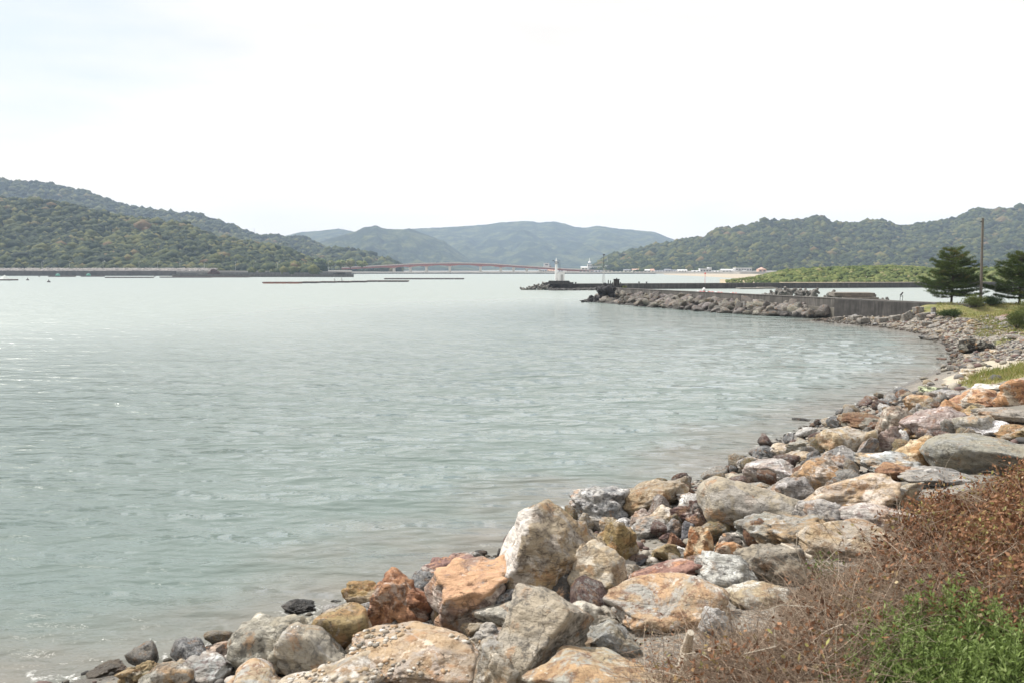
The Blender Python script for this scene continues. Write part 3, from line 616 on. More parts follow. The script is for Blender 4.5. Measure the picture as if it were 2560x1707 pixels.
# street lamps along the left road
for i, px in enumerate([105, 174, 258, 348, 394, 450, 511, 589, 635, 694, 821]):
    b_ = at_y(px, 672, 700); 
    if i == 0:
        e = lamp0 = empty('street_lamp', (b_[0], 700, 4.4), 'x', 'street lamp')
        MB().tube((0, 0, 0), (0, 0, 7.6), .13, .09, 6).build('pole', MT['grey'], e); MB().tube((0, 0, 7.6), (1.4, 0, 8.0), .07, .06, 6).build('arm', MT['grey'], e)
        MB().box((1.6, 0, 8.0), (.8, .35, .2)).build('lamp_head', MT['white'], e)
    else:
        e = lamp0.copy(); COL.objects.link(e); e.location = (b_[0], 700, 4.4 if px < 600 else 3.6)
        for ch in list(lamp0.children): c = ch.copy(); COL.objects.link(c); c.parent = e
    tag(e, 'thin grey street lamp on the road under the near left hill', 'street lamp', 'street lamps along the left shore road')
# mast on the ridge
b_ = at_y(636, 588, 1950); e = empty('radio_mast', b_, 'thin radio mast on the saddle of the left ridge', 'mast')
MB().tube((0, 0, -4), (0, 0, 15), .5, .25, 6).build('pole', MT['grey'], e); [MB().box((0, 0, z), (3.2, .4, .5)).build('crossarm', MT['grey'], e) for z in (12.5, 15)]
# ---- bridge
YB = 1060
deck = [(630, 386)] and [cp(2, x, y) for x, y in ((560, 396), (600, 390), (750, 384), (850, 378), (1000, 370), (1100, 366), (1230, 363.5), (1370, 363), (1560, 369), (1700, 380), (1850, 389), (2000, 400), (2200, 411), (2330, 417))]
dp = [at_y(x, y, YB) for x, y in deck]; e = empty('road_bridge', (dp[6][0], YB, 0), 'long low red girder bridge crossing the inlet on pale piers', 'bridge'); o_ = e.location
def sect(name, z0, z1, y0, y1, mat, dpts=dp, depth=None):
    m = MB(o_)
    for i in range(len(dpts) - 1):
        p, q = dpts[i], dpts[i + 1]; a = z0 if depth is None else None
        d0, d1 = (depth[i], depth[i + 1]) if depth else (z0, z0)
        m.quadbox([(p[0], YB + y0, p[2] + d0), (q[0], YB + y0, q[2] + d1), (q[0], YB + y1, q[2] + d1), (p[0], YB + y1, p[2] + d0), (p[0], YB + y0, p[2] + z1), (q[0], YB + y0, q[2] + z1), (q[0], YB + y1, q[2] + z1), (p[0], YB + y1, p[2] + z1)])
    return m.build(name, mat, e)
fine_x = np.linspace(dp[0][0], dp[-1][0], 90); dpx = np.array([p[0] for p in dp]); dpz = np.array([p[2] for p in dp])
ker = np.interp(fine_x, dpx, dpz); ker = np.convolve(np.pad(ker, 4, mode='edge'), np.ones(9) / 9, 'valid'); dpf = [(x, YB, z) for x, z in zip(fine_x, ker)]
piers = [984, 1025, 1065.6, 1124, 1201, 1251.6, 1284, 1317, 1350]; pxw = np.array([W(p, YB) for p in piers])
def gd(x):   # haunched girder: deeper over the piers
    d = np.min(np.abs(pxw - x)); return -2.2 - 1.5 * max(0, 1 - d / 14) * (x < W(1260, YB))
sect('girder', 0, -.45, 0, 9, MT['red'], dpf, [gd(p[0]) for p in dpf]); sect('deck', -.45, -.05, -.6, 9.6, MT['conc_l'], dpf); sect('railing', -.05, .95, -.5, -.3, MT['rail'], dpf)
for x in pxw:
    zt = float(np.interp(x, fine_x, ker)); m = MB(o_); m.box((x, YB + 4.5, zt - 3.4), (4.2, 7.5, 1.2)); m.box((x, YB + 4.5, (zt - 4) / 2 - .5), (3.0, 5.5, zt - 4 + 1)); m.build('pier', MT['cream'], e)
# ---- lighthouse pier (second breakwater)
A2, B2 = at_z(1362, 724.5, 0), at_z(2334, 718.5, 0); C2 = at_z(3000, 716, 0)
e = empty('breakwater', tuple((A2 + B2) / 2), 'long low dark breakwater carrying the white lighthouse', 'breakwater'); o_ = e.location
m = MB(o_); m.wall(A2, C2, -1.2, 1.62, 0, 4.2); m.build('wall', simple('dark_breakwater_concrete', (.065, .06, .056), .9, .3, .6, .5, 0, .7), e)
m = MB(o_); m.wall(A2 + [.4, 0, 0], at_z(1560, 726, 0), -1.2, .18, 1.4, 1.0); m.build('footing', MT['conc_d'], e)
m = MB(o_)
for k in range(2): m.wall(at_z(1800 + 12 * k, 712 + k * 8, 0) * [1, 0, 0] + [0, 238 - k * 2, 0], at_z(1840 + k * 5, 718, 0) * [1, 0, 0] + [0, 238 - k * 2, 0], .1 + .0 * k, .45 - .1 * k, 1.5 + k, 2)
m.build('landing_slab', MT['conc_l'], e)
n = 260; px_ = G.uniform(1375, 1500, n); P = np.array([at_z(x, G.uniform(723.5, 727.0), 0) for x in px_]); P[:, 2] = G.uniform(-.1, .2, n)
V, F = blobs(P, G.uniform(.3, .75, n), 2, .22, 6, (1.2, 1, .6)); tag(link_mesh('rubble', np_mesh('rubble', V, F), MT['conc_d']), 'dark low rubble along the waterline below the lighthouse', 'rubble', None, 'stuff')
YL = 227.0; lx = W(1390.5, YL)
e = empty('lighthouse', (lx, YL, 1.62), 'slim white lighthouse with a gallery standing on the breakwater tip', 'lighthouse')
m = MB(); m.box((.8, 0, .25), (8.2, 3.6, .5), 0, .9); m.box((.8, 0, .7), (6.2, 3.2, .45), 0, .9); m.build('plinth', MT['conc_d'], e)
MB().lathe((0, 0, .9), [(0, .43), (.2, .40), (4.6, .31), (4.75, .31)], 20).build('tower', MT['white'], e, smooth=False)
g_ = MB().lathe((0, 0, 5.65), [(0, .36), (.12, .62), (.22, .62)], 20).build('gallery', MT['grey'], e)
m = MB(); [m.tube((.58 * math.cos(a), .58 * math.sin(a), 5.87), (.58 * math.cos(a), .58 * math.sin(a), 6.3), .025, n=4) for a in np.arange(0, 6.28, .7)]; m.lathe((0, 0, 6.26), [(0, .54), (0, .61), (.05, .61), (.05, .54)], 16); m.build('railing', MT['dark'], g_)
l_ = MB().lathe((0, 0, 5.87), [(0, .26), (.75, .24), (.95, .12), (1.5, .05)], 12).build('lantern', MT['white'], e)
m = MB(); m.tube((-.3, 0, 6.5), (-.85, 0, 6.55), .05, n=5); m.box((-.85, 0, 6.6), (.4, .4, .22)); m.build('side_lamp', MT['dark'], e)
m = MB(); [m.tube(a, b_, .035, n=4) for a, b_ in (((.5, 0, 6.7), (.95, 0, 6.7)), ((.95, 0, 6.7), (1.25, 0, 4.0)), ((.5, 0, 6.7), (1.0, 0, 4.0)))]; m.build('bracket', MT['dark'], e)
e = empty('equipment_cabin', (W(1402.5, YL), YL - .2, 2.55), 'white box cabin beside the foot of the lighthouse', 'cabin')
MB().box((0, 0, 1.05), (1.85, 2.0, 2.1)).build('wall', MT['white'], e); MB().box((0, 0, 2.15), (2.0, 2.1, .12)).build('roof', MT['white'], e); MB().box((.2, -1.02, .9), (.7, .04, 1.7)).build('door', MT['grey'], e)
# lattice mast
e = empty('lattice_mast', (W(1509, YL), YL, 1.62), 'tall thin lattice mast on the breakwater right of the lighthouse', 'mast')
m = MB(); H = float(at_y(1512, 638, YL)[2]) - 1.62
for sx, sy in ((-1, -1), (1, -1), (0, 1)): m.tube((sx * .45, sy * .4, 0), (sx * .10, sy * .1, H * .55), .05, .04, 5)
for k in range(7):
    z0, z1 = H * .55 * k / 7, H * .55 * (k + 1) / 7; r0, r1 = .45 - .35 * k / 7, .45 - .35 * (k + 1) / 7; m.tube((-r0, -r0, z0), (r1, -r1, z1), .025, n=4); m.tube((r0, -r0, z0), (-r1, -r1, z1), .025, n=4)
m.build('lattice', MT['grey'], e); MB().tube((0, 0, H * .5), (0, 0, H), .11, .06, 6).build('pole', MT['dark'], e); MB().box((0, 0, H), (.55, .55, .35)).build('beacon', MT['dark'], e)
# red topped marker pole
e = empty('marker_pole', (W(1763, 240), 240, 1.6), 'thin marker pole with a red top on the far breakwater', 'marker'); Hm = float(at_y(1762, 684, 240)[2]) - 1.6
MB().tube((0, 0, 0), (0, 0, Hm), .06, .05, 6).build('pole', MT['redpaint'], e); MB().box((0, 0, Hm), (.42, .42, .38)).build('topmark', MT['redpaint'], e)
for px in (1598, 1617, 1434, 1427):
    e = tag(MB().lathe((0, 0, 0), [(0, .22), (.3, .16), (.36, .3), (.5, .26)], 10).build('bollard', MT['dark'], None, (W(px, 236), 236 if px > 1500 else 228, 1.62)), 'small dark bollard on the edge of the lighthouse breakwater', 'bollard', 'bollards on the lighthouse breakwater')
# ---- near breakwater
TZ = 2.35
A1, B1 = at_z(1527, 721, TZ), at_z(2440, 764, TZ); 
def along(t): return A1[:2] + (B1 - A1)[:2] * t
tpx = lambda px: next(t for t in np.linspace(0, 1.05, 1500) if project(np.array([*along(t), TZ]))[0] >= px)
e = empty('seawall', (A1[0], A1[1], 0), 'long dark concrete seawall running out from the beach behind heaped stones', 'sea wall'); o_ = e.location
tb = tpx(2098)
MB(o_).wall(along(0), along(tb), -.5, 1.30, .55, 1.2).build('lower_step', simple('stained_step', (.15, .14, .12), .9, .35, .8, .5), e)
MB(o_).wall(along(0), along(tb), 1.30, TZ, 0, 1.2).build('parapet', MT['conc'], e)
MB(o_).wall(along(tb), along(1), -1, TZ + .002, .75, 1.2).build('dark_section', MT['conc_d'], e)
MB(o_).wall(along(-.002), along(1.001), TZ + .004, TZ + .08, .05, 1.26).build('coping', MT['conc'], e)
# ruined head of the seawall
e = empty('concrete_turret', (W(1540, 151), 151, 1.85), 'dark square concrete block rising behind the head of the near seawall', 'concrete block')
MB().box((0, 0, .45), (2.3, 1.8, 1.0)).build('base', MT['conc_d'], e); b__ = MB().box((.1, 0, 1.5), (1.05, 1.0, 1.2), 0, .95); b__.box((.1, 0, 2.12), (1.12, 1.05, .12)); b__.build('block', MT['conc_d'], e); MB().tube((.15, 0, 2.15), (.15, 0, 2.35), .12).build('stud', MT['dark'], e)
for px, h in ((1520.5, 1.3), (1526, 1.2), (1531, .9), (1551, .9)):
    tag(MB().tube((0, 0, -.8), (.05, 0, h), .12, .09, 6).build('iron_post', MT['dark'], None, (W(px, 150), 150, 2.55)), 'short dark post sticking up beside the concrete block at the seawall head', 'post', 'posts on the seawall head')
bushy(1561, 723, 14, 8, 150, 'shrub', 'small yellow green shrub growing at the seawall head', .75, 77, None, 40)
def ruggedpile(cx, Y0, prof, depth, seed, name, label, mat, cat):
    g = np.random.default_rng(seed); V = []; P = []; R = []
    for px, py, r in prof: P.append(at_y(px, py, Y0 + g.uniform(-1, 1) * depth)); R.append(r * .62); P.append(at_y(px + g.normal(0, 4), py + g.normal(0, 3), Y0 + g.uniform(-1, 1) * depth)); R.append(r * .5)
    V, F = blobs(np.array(P), R, 2, .24, seed, (1, .9, .9)); V += .45 * np.stack([fbm(V * 1.3, 1), fbm(V * 1.3, 2), fbm(V * 1.3, 3)], -1)
    o = link_mesh(name, np_mesh(name, V, F, False), mat); return tag(o, label, cat)
dk = simple('dark_crag', (.035, .034, .036), .95, .4, 1, .7)
prof = []
for x, y, r in ((1320, 720, .7), (1370, 710, .8), (1420, 715, .8), (1260, 760, 1.0), (1320, 750, 1.3), (1390, 750, 1.3), (1460, 760, 1.2), (1225, 785, .5), (1280, 820, 1.1), (1340, 820, 1.2), (1420, 820, 1.3), (1490, 820, 1.0), (1250, 870, .9), (1200, 895, .7), (1300, 890, 1.2), (1400, 890, 1.2), (1480, 880, 1.1), (1120, 930, .7), (1060, 950, .7), (1180, 950, .9), (1010, 965, .45), (960, 975, .4), (925, 978, .45), (1240, 950, 1), (1320, 960, 1), (1400, 960, 1), (1480, 960, 1)):
    prof.append((1340 + x / 7.84, 630 + y / 7.84, r))
ruggedpile(0, 143, prof, .8, 3, 'crag', 'jagged near black crag at the outer tip of the near seawall', dk, 'rock')

# ---- tetrapod
def tetra_mesh():
    m = MB(); dirs = [Vector((0, 0, 1))] + [Vector((math.cos(a) * .943, math.sin(a) * .943, -.333)) for a in (0, 2.094, 4.189)]
    for d in dirs: m.tube(Vector((0, 0, 0)), d * .95, .42, .27, 10); m.tube(d * .95, d * 1.02, .27, .20, 10)
    me = bpy.data.meshes.new('tetrapod'); me.from_pydata([tuple(v) for v in m.v], [], m.f); me.update(); me.materials.append(MT['tetra']); return me
TETRA = tetra_mesh()
def zone(px, z, y):
    if px < 1400: return ('highest row' if z > .8 else 'middle row' if z > .25 else 'at the waterline') + (', farthest out' if px < 1335 else ', nearest the wall' if px > 1360 else '')
    lv = 'on the crest' if z > 2.0 else 'midway' if z > 1.3 else 'low down'
    return lv + ', ' + ('left fringe' if px < 1910 else 'left hump' if px < 1965 else 'left of centre' if px < 2020 else 'centre' if px < 2080 else 'right of centre' if px < 2150 else 'beside the slabs') + (', rear side' if y > 128 else '')
def put_tetra(P, s, g, label, group):
    o = bpy.data.objects.new('tetrapod', TETRA); COL.objects.link(o); o.location = [float(v) for v in P]; o.scale = (s, s, s)
    o.rotation_euler = (g.uniform(0, 6.28), g.uniform(0, 6.28), g.uniform(0, 6.28)); u_ = project(np.array(P)); tag(o, ('large ' if s > .78 else 'smaller ') + label + ', ' + zone(float(u_[0]), float(P[2]), o.location.y), 'tetrapod', group)
g = np.random.default_rng(12)
for px, h in [(1306, .1), (1313, .05), (1321, .3), (1327, .6), (1332, .2), (1338, .7), (1343, 1.1), (1346, .3), (1351, .9), (1356, .4), (1360, 1.7), (1361, .9), (1364, .3), (1369, 1.0), (1372, .3), (1335, .1), (1349, 0), (1375, .4), (1366, .7)]:
    put_tetra((W(px, 225), 225 + g.uniform(-1.5, 1.5), h), g.uniform(.75, .95), g, 'grey tetrapod at the lighthouse breakwater tip', 'tetrapods at the lighthouse tip')
ti = 0
for k in range(105):     # pile behind the near seawall
    px = g.uniform(1852, 2225); Yp = g.uniform(122, 134); tz = np.interp(px, [1850, 1885, 1925, 1960, 2010, 2060, 2110, 2222], [.9, 1.5, 2.6, 3.0, 3.0, 2.7, 2.2, .9]); h = tz * g.uniform(.55, 1.05) * .84
    put_tetra((W(px, Yp), Yp, h - .25), g.uniform(.6, .9), g, 'dark grey tetrapod behind the near seawall', 'tetrapods heaped behind the near seawall')
m = MB(); 
for px0, px1, z, dy in ((2088, 2190, 2.75, 0), (2110, 2200, 2.2, -1.2), (2120, 2210, 1.65, -2.2)): m.wall((W(px0, 108 + dy), 108 + dy), (W(px1, 107 + dy), 107 + dy), z - .5, z - .02, 0, 4)
tag(m.build('stacked_slab', simple('layered_slab', (.16, .14, .12), .9, .4, 2, .6)), 'flat layered concrete slabs at the right end of the tetrapod heap', 'concrete slabs')
p = at_y(2224, 757, 100)
# armour stones in front of the near seawall: built with the rocks below
# ---- small things by the seawall
e = empty('buoy_block', (W(1761, 150), 150, .1), 'white domed buoy on a grey block behind the near seawall', 'buoy'); zt = float(at_y(1760, 718, 150)[2]) - .1
MB().box((.35, 0, zt - .95), (.95, .8, .4)).build('block', MT['conc'], e); MB().lathe((0, 0, zt - .78), [(0, .28), (.25, .30), (.45, .27), (.60, .16), (.66, .03)], 14).build('dome', MT['white'], e, smooth=True); MB().box((0, 0, (zt - 1.1) / 2), (.9, .8, zt - 1.0)).build('base', MT['conc_d'], e)
g2 = np.random.default_rng(3)
for i, px in enumerate(list(np.linspace(1745, 1805, 9)) + [1828, 1834, 1841]):
    Yp = 128; z_ = float(at_y(px, 731.5 + (px - 1745) * .05, Yp)[2]); o_b = MB().lathe((0, 0, -.14), [(0, .05), (.05, .2), (.2, .26), (.34, .2), (.4, .05)], 10).build('float', MT['redpaint'] if i % 3 else MT['white'], None, (W(px, Yp), Yp, z_))
    tag(o_b, 'red net float on the ledge behind the near seawall' if i % 3 else 'white net float on the ledge behind the near seawall', 'float', 'net floats behind the seawall')
m = MB(); m.wall((W(1735, 128.6), 128.6), (W(1850, 128.2), 128.2), -1, 1.95, 0, 1.2); tag(m.build('quay_ledge', MT['conc_l']), 'pale quay ledge just behind the near seawall holding the floats', 'quay')
e = empty('signal_frame', (W(2256, 94), 94, 1.2), 'slim two legged frame with a dark slanted lamp behind the seawall', 'signal frame'); zt = float(at_y(2256, 731, 94)[2]) - 1.2
m = MB(); [m.tube((sx, 0, 0), (sx, 0, zt - .35), .03, n=5) for sx in (-.13, .16)]; m.tube((-.13, 0, zt - .5), (.16, 0, zt - .45), .03, n=5); m.build('leg', MT['dark'], e)
m = MB(); m.quadbox([(-.18, -.08, zt - .34), (-.05, -.08, zt - .40), (-.05, .08, zt - .40), (-.18, .08, zt - .34), (.12, -.06, zt + .02), (.22, -.06, zt - .05), (.22, .06, zt - .05), (.12, .06, zt + .02)]); m.build('lamp', MT['dark'], e)
MB(e.location).box((W(2256, 94), 94, .3), (1.6, 1.6, 1.9)).build('footing', MT['conc'], e)
# ---- rafts and buoys on the bay
def raft(px0, px1, py, label, mat, net=None, green=None):
    c = at_z((px0 + px1) / 2, py, 0); w = (px1 - px0) * c[1] / FPX; e = empty('raft', c, label, 'raft', 'rafts floating on the bay')
    m = MB(); d = 5.0; k = max(3, int(w / 2.2))
    for i in range(k + 1): m.tube((-w / 2 + w * i / k, -d / 2, .42), (-w / 2 + w * i / k, d / 2, .42), .13, n=5)
    for y in (-d / 2, -d / 4, 0, d / 4, d / 2): m.tube((-w / 2, y, .55), (w / 2, y, .55), .13, n=5)
    m.build('frame', MT['bamboo'], e); kf = max(2, min(8, int(w / 4))); f0 = None
    for i in range(kf):
        for y in (-d / 2, d / 2):
            if f0 is None: f0 = fo_ = MB().tube((-w / kf * .44, 0, 0), (w / kf * .44, 0, 0), .32, n=8).build('float', mat, e)
            else: fo_ = f0.copy(); COL.objects.link(fo_); fo_.parent = e
            fo_.location = (-w / 2 + w * (i + .5) / kf, y, .12)
    if net is not None:
        V = []; 
        for fx, h in net:
            x = (fx - .5) * w; mm = MB(); mm.lathe((x, 0, .6), [(0, w * .10), (h * .5, w * .05), (h, .05)], 9); mm.build('net_heap', MT['net'], e)
    if green is not None:
        x = (green - .5) * w; mm = MB(); mm.lathe((x, 0, .5), [(0, 1.6), (.9, 1.5), (1.6, 1.0), (1.9, .2)], 10); mm.build('tarp_bundle', MT['green'], e)
fd = simple('dark_float', (.06, .05, .05), .7, .3, 1, .1)
raft(-90, 38, 702, 'dark raft with a pale net heap cut by the left edge', fd, [(.80, 2.2)])
raft(126, 185, 693, 'short raft with a larger green bundle in front of the left seawall', fd, None, .32)
raft(206, 258, 692.6, 'short raft with a small green bundle second along the left seawall', fd, None, .3)
raft(267, 381, 695.6, 'long thin reddish raft before the left seawall', fd)
raft(403, 530, 695, 'long thin dark raft before the thin left pier', fd); raft(533, 623, 694.4, 'thin raft in broken segments under the end of the left pier', fd)
raft(661, 753, 709.5, 'raft with orange floats, nearest of the row in mid bay', MT['float']); raft(757, 798, 708.5, 'short dark raft second in the mid bay row', fd); raft(802, 842, 707.7, 'dark raft with a pale net heap third in the mid bay row', fd, [(.85, 1.6)]); raft(844, 878, 707.2, 'dark raft with a pale net heap fourth in the mid bay row', fd, [(.3, 1.8)])
raft(881, 917, 706.6, 'short dark raft fifth in the mid bay row', fd); raft(919, 1021, 705.4, 'long dark raft at the right end of the mid bay row', fd); raft(962, 1160, 699, 'far thin raft line beyond the mid bay row', fd)
for px, py, s in ((69, 701.5, .7), (122, 706.5, .7), (98, 692.5, .6), (387, 692.5, .6), (455, 691.5, .5)):
    c = at_z(px, py, 0); tag(MB().lathe((0, 0, -.4 * s), [(0, .3 * s), (.4 * s, s), (1.0 * s, .95 * s), (1.4 * s, .3 * s), (2.2 * s, .08 * s)], 12).build('buoy', fd, None, c), 'small dark buoy floating off the left seawall', 'buoy', 'dark buoys off the left seawall')
# ---- town
def house(px0, px1, pyt, pyb, Y, label, wallm, roofm, kind='gable', wins=3, cat='building', group='buildings of the far town'):
    c = at_y((px0 + px1) / 2, pyb, Y); w = (px1 - px0) * Y / FPX; h = (pyb - pyt) * Y / FPX; d = min(max(w * .6, 8), 16); gz = 1.6
    zt = c[2] + h; z0 = min(c[2], gz + 6) if c[2] > gz + 1 else gz
    e = empty('house' if cat == 'house' else 'building', (c[0], Y, gz - .5), label, cat, group); H = zt - gz + .5; hr = min(.35 * h, 3.5) if kind == 'gable' else .5
    MB().box((0, d / 2, (H - hr) / 2), (w, d, H - hr)).build('wall', wallm, e)
    if kind == 'gable': MB().prism((0, d / 2, H - hr + .02), w, d, hr, 0, 1.2).build('roof', roofm, e)
    elif kind == 'hip': m = MB(); m.lathe((0, d / 2, H - hr), [(0, w * .6), (hr + 1.5, w * .06)], 4); m.build('roof', roofm, e)
    else: MB().box((0, d / 2, H - hr / 2), (w + .5, d + .5, hr)).build('roof', roofm, e)
    for i in range(wins):
        x = -w / 2 + w * (i + .5) / wins; MB().box((x, -.05, max(1.5, H - hr - 1.9)), (w / wins * .55, .12, 1.3)).build('window', MT['glass'], e)
    return e
cw, cr_, gr_, gl = simple('town_white_render', (.56, .56, .55), .8, .08, .3, .1), MT['cream'], MT['grey'], MT['roof_g']
T = lambda x: 1340 + x / 6.533; T6 = lambda x: 1640 + x / 6.533
house(T(130), T(215), 658.5, 668, 1130, 'white block building above the bridge left of the lighthouse top', cw, MT['roof_w'], 'flat', 1)
house(T(215), T(245), 663, 669, 1130, 'small grey annex beside the white block above the bridge', gr_, gl, 'flat', 1)
house(T(60), T(180), 673, 685, 1120, 'cream house under the bridge right beside a pale pier', cr_, gl, 'gable', 3, 'house'); house(T(190), T(300), 674, 686, 1120, 'tan roofed house under the bridge left of the lighthouse', cr_, MT['salmon'], 'gable', 3, 'house')
house(T(370), T(440), 677, 686, 1120, 'small white house just right of the lighthouse under the bridge', cw, gl, 'gable', 2, 'house'); house(T(500), T(560), 677, 687, 1120, 'narrow white house midway under the right bridge ramp', cw, gl, 'flat', 2, 'house'); house(T(580), T(640), 678, 687, 1120, 'second narrow white house under the right bridge ramp', cw, gl, 'flat', 2, 'house')
house(T(700), T(1000), 680, 688, 1000, 'long low grey shed under the bridge ramp', gr_, MT['roof_w'], 'flat', 5); house(T(960), T(1110), 677, 688, 990, 'grey warehouse at the right end of the bridge', gr_, gl, 'gable', 3)
house(T(740), T(850), 667, 675, 1150, 'cream hillside building left of the white tower building', cr_, MT['roof_w'], 'gable', 2)
e = house(T(845), T(915), 661, 676, 1140, 'white building with a small spire on the hillside', cw, MT['roof_w'], 'flat', 2); hx = 0
MB().lathe((0, 6, 0), [(13, 2.2), (15, 1.6), (15.5, .5), (20, .2)], 8).build('spire', MT['white'], e)
house(T(915), T(1120), 666, 676, 1150, 'long white three storey building on the hillside behind the lattice mast', cw, MT['roof_w'], 'flat', 7)
e = house(T(1140), T(1195), 664, 676, 1140, 'white tower building at the right end of the long white block', cw, MT['roof_w'], 'flat', 1); MB().tube((0, 5, 14), (0, 5, 22), .35, .15, 6).build('aerial', MT['grey'], e)
house(T(1200), T(1300), 669, 677, 1150, 'pale blue grey building on the slope right of the tower building', gr_, MT['roof_w'], 'flat', 3); house(T(1290), T(1410), 668, 675, 1160, 'pale long roofed building at the foot of the right hill', cw, MT['roof_w'], 'gable', 4)
house(T(1115), T(1880), 680, 685.5, 930, 'very long cream seafront wall building with a pale roof', cr_, MT['cream'], 'flat', 12)
house(T(1580), T(1680), 673, 680, 1080, 'house with a salmon roof behind the cream seafront building', cr_, MT['roof_r'], 'gable', 3, 'house'); house(T(1440), T(1540), 674, 681, 1080, 'cream house behind the left half of the cream seafront building', cr_, gl, 'gable', 3, 'house')
house(T(1790), T(1880), 674, 683, 1040, 'pale violet roofed house at the right end of the seafront building', gr_, MT['roof_w'], 'gable', 2, 'house'); house(T(1885), T(1930), 673, 686, 980, 'narrow cream house with a pinkish roof beside the seafront building', cr_, MT['roof_r'], 'gable', 1, 'house')
house(T(1940), T(2100), 676.5, 685, 990, 'long white house with grey roof right of the pinkish roofed house', cw, gl, 'gable', 4, 'house'); house(T(2110), T(2200), 673, 685, 1000, 'dark grey gabled house among the blue roofs', gr_, gl, 'gable', 2, 'house'); house(T(2210), T(2320), 675, 686, 1000, 'blue grey roofed house before the wooded slope', gr_, gl, 'gable', 3, 'house')
house(T6(365), T6(505), 674.5, 683, 960, 'cream flat house left of the white hall', cr_, MT['roof_w'], 'gable', 3, 'house'); house(T6(600), T6(725), 677, 684, 900, 'small white house touching the left of the white hall', cw, MT['roof_w'], 'gable', 2, 'house')
house(T6(720), T6(905), 672, 684, 900, 'white hall with a raised pale roof block and brown awning', cw, MT['roof_w'], 'flat', 4); house(T6(860), T6(905), 669, 675, 903, 'raised white block on the right end of the white hall', cw, MT['roof_w'], 'flat', 1)
house(T6(905), T6(1060), 677.5, 684, 910, 'low pale house right of the white hall', cw, MT['roof_w'], 'gable', 3, 'house'); house(T6(1080), T6(1300), 673.5, 683, 900, 'grey white sloping roofed hall left of the large pale hall', cw, MT['roof_w'], 'gable', 4)
house(T6(1300), T6(1565), 670, 682, 890, 'large pale hall with dark windows above two parked cars', cw, MT['roof_w'], 'flat', 6); house(T6(1560), T6(1670), 679, 684, 900, 'low grey shed between the pale hall and the salmon roofed house', gr_, MT['roof_w'], 'flat', 3, 'house')
house(T6(1675), T6(1800), 672.5, 685, 850, 'salmon house with a bright peaked roof beside the spit', MT['salmon'], MT['roof_r'], 'hip', 2, 'house')
for i, (px, lb) in enumerate(((1834, 'white car left of the pair parked before the pale hall'), (1839.5, 'pale car right beside it before the pale hall'), (1861, 'white car parked alone before the right part of the pale hall'))):
    e = empty('parked_car', (W(px, 830), 830, 3.1), lb, 'car', 'cars parked before the pale hall'); MB().box((0, 0, .65), (1.7, 4.2, .8), .6).build('body', MT['white'], e); MB().box((0, .2, 1.3), (1.5, 2.4, .6), .6, .8).build('cabin', MT['glass'], e)
    for sx, sy in ((-.75, -1.3), (.75, -1.3), (-.75, 1.3), (.75, 1.3)): 
        ca, sa = math.cos(.6), math.sin(.6); MB().tube((sx * ca - sy * sa - .1, sx * sa + sy * ca, .32), (sx * ca - sy * sa + .1, sx * sa + sy * ca, .32), .33, n=10).build('wheel', MT['dark'], e)
for px0, px1, pyt, Y, lb in ((2464, 2500, 672, 560, 'pale roofed building seen between the two pines, upper'), (2460, 2506, 684, 520, 'white roofed shed seen between the two pines, lower')):
    house(px0, px1, pyt, pyt + 9, Y, lb, cw, MT['roof_w'], 'gable', 3)
for px, py in ((1729, 671), (1746, 670), (1801, 672)): bushy(px, py + 10, 12, 9, 1000, 'town_tree', 'small pale tree among the roofs below the wooded slope', .6, int(px), 'small trees of the town', 20)
bushy(T(1660), 684, 34, 10, 1000, 'town_tree', 'green hedge like tree behind the cream seafront building', .2, 91, None, 30)
# ---- utility pole and pines
zp = 2.45; b_ = hit(2452, 762); b_ = np.array([at_y(2452, 760, 82)[0], 82, 2.2])
topp = at_y(2457, 546, 82)
e = empty('utility_pole', b_, 'tall weathered wooden utility pole between the two pines', 'utility pole'); Hh = topp[2] - b_[2]
MB().tube((0, 0, -.6), (topp[0] - b_[0] - .0, 0, Hh), .15, .10, 12).build('pole', MT['wood'], e); m = MB(); m.tube((topp[0] - b_[0] - .25, 0, Hh - .35), (topp[0] - b_[0] + .12, 0, Hh - .35), .05, n=6); m.build('bracket', MT['dark'], e)
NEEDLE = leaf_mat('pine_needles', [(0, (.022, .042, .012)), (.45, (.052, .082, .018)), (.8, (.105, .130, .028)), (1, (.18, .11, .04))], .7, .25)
def leaf_quads(P, D, Nn, Ln, Wd):
    """kite leaves: base P, direction D, side Nn"""
    mid = P + D * Ln[:, None] * .45; tip = P + D * Ln[:, None]; side = Nn * (Wd[:, None] * .5)
    V = np.stack([P, mid + side, tip, mid - side], 1).reshape(-1, 3); n = len(P); F = np.arange(n * 4).reshape(n, 4); return V, F
def unit(v): return v / np.maximum(np.linalg.norm(v, axis=-1, keepdims=True), 1e-9)
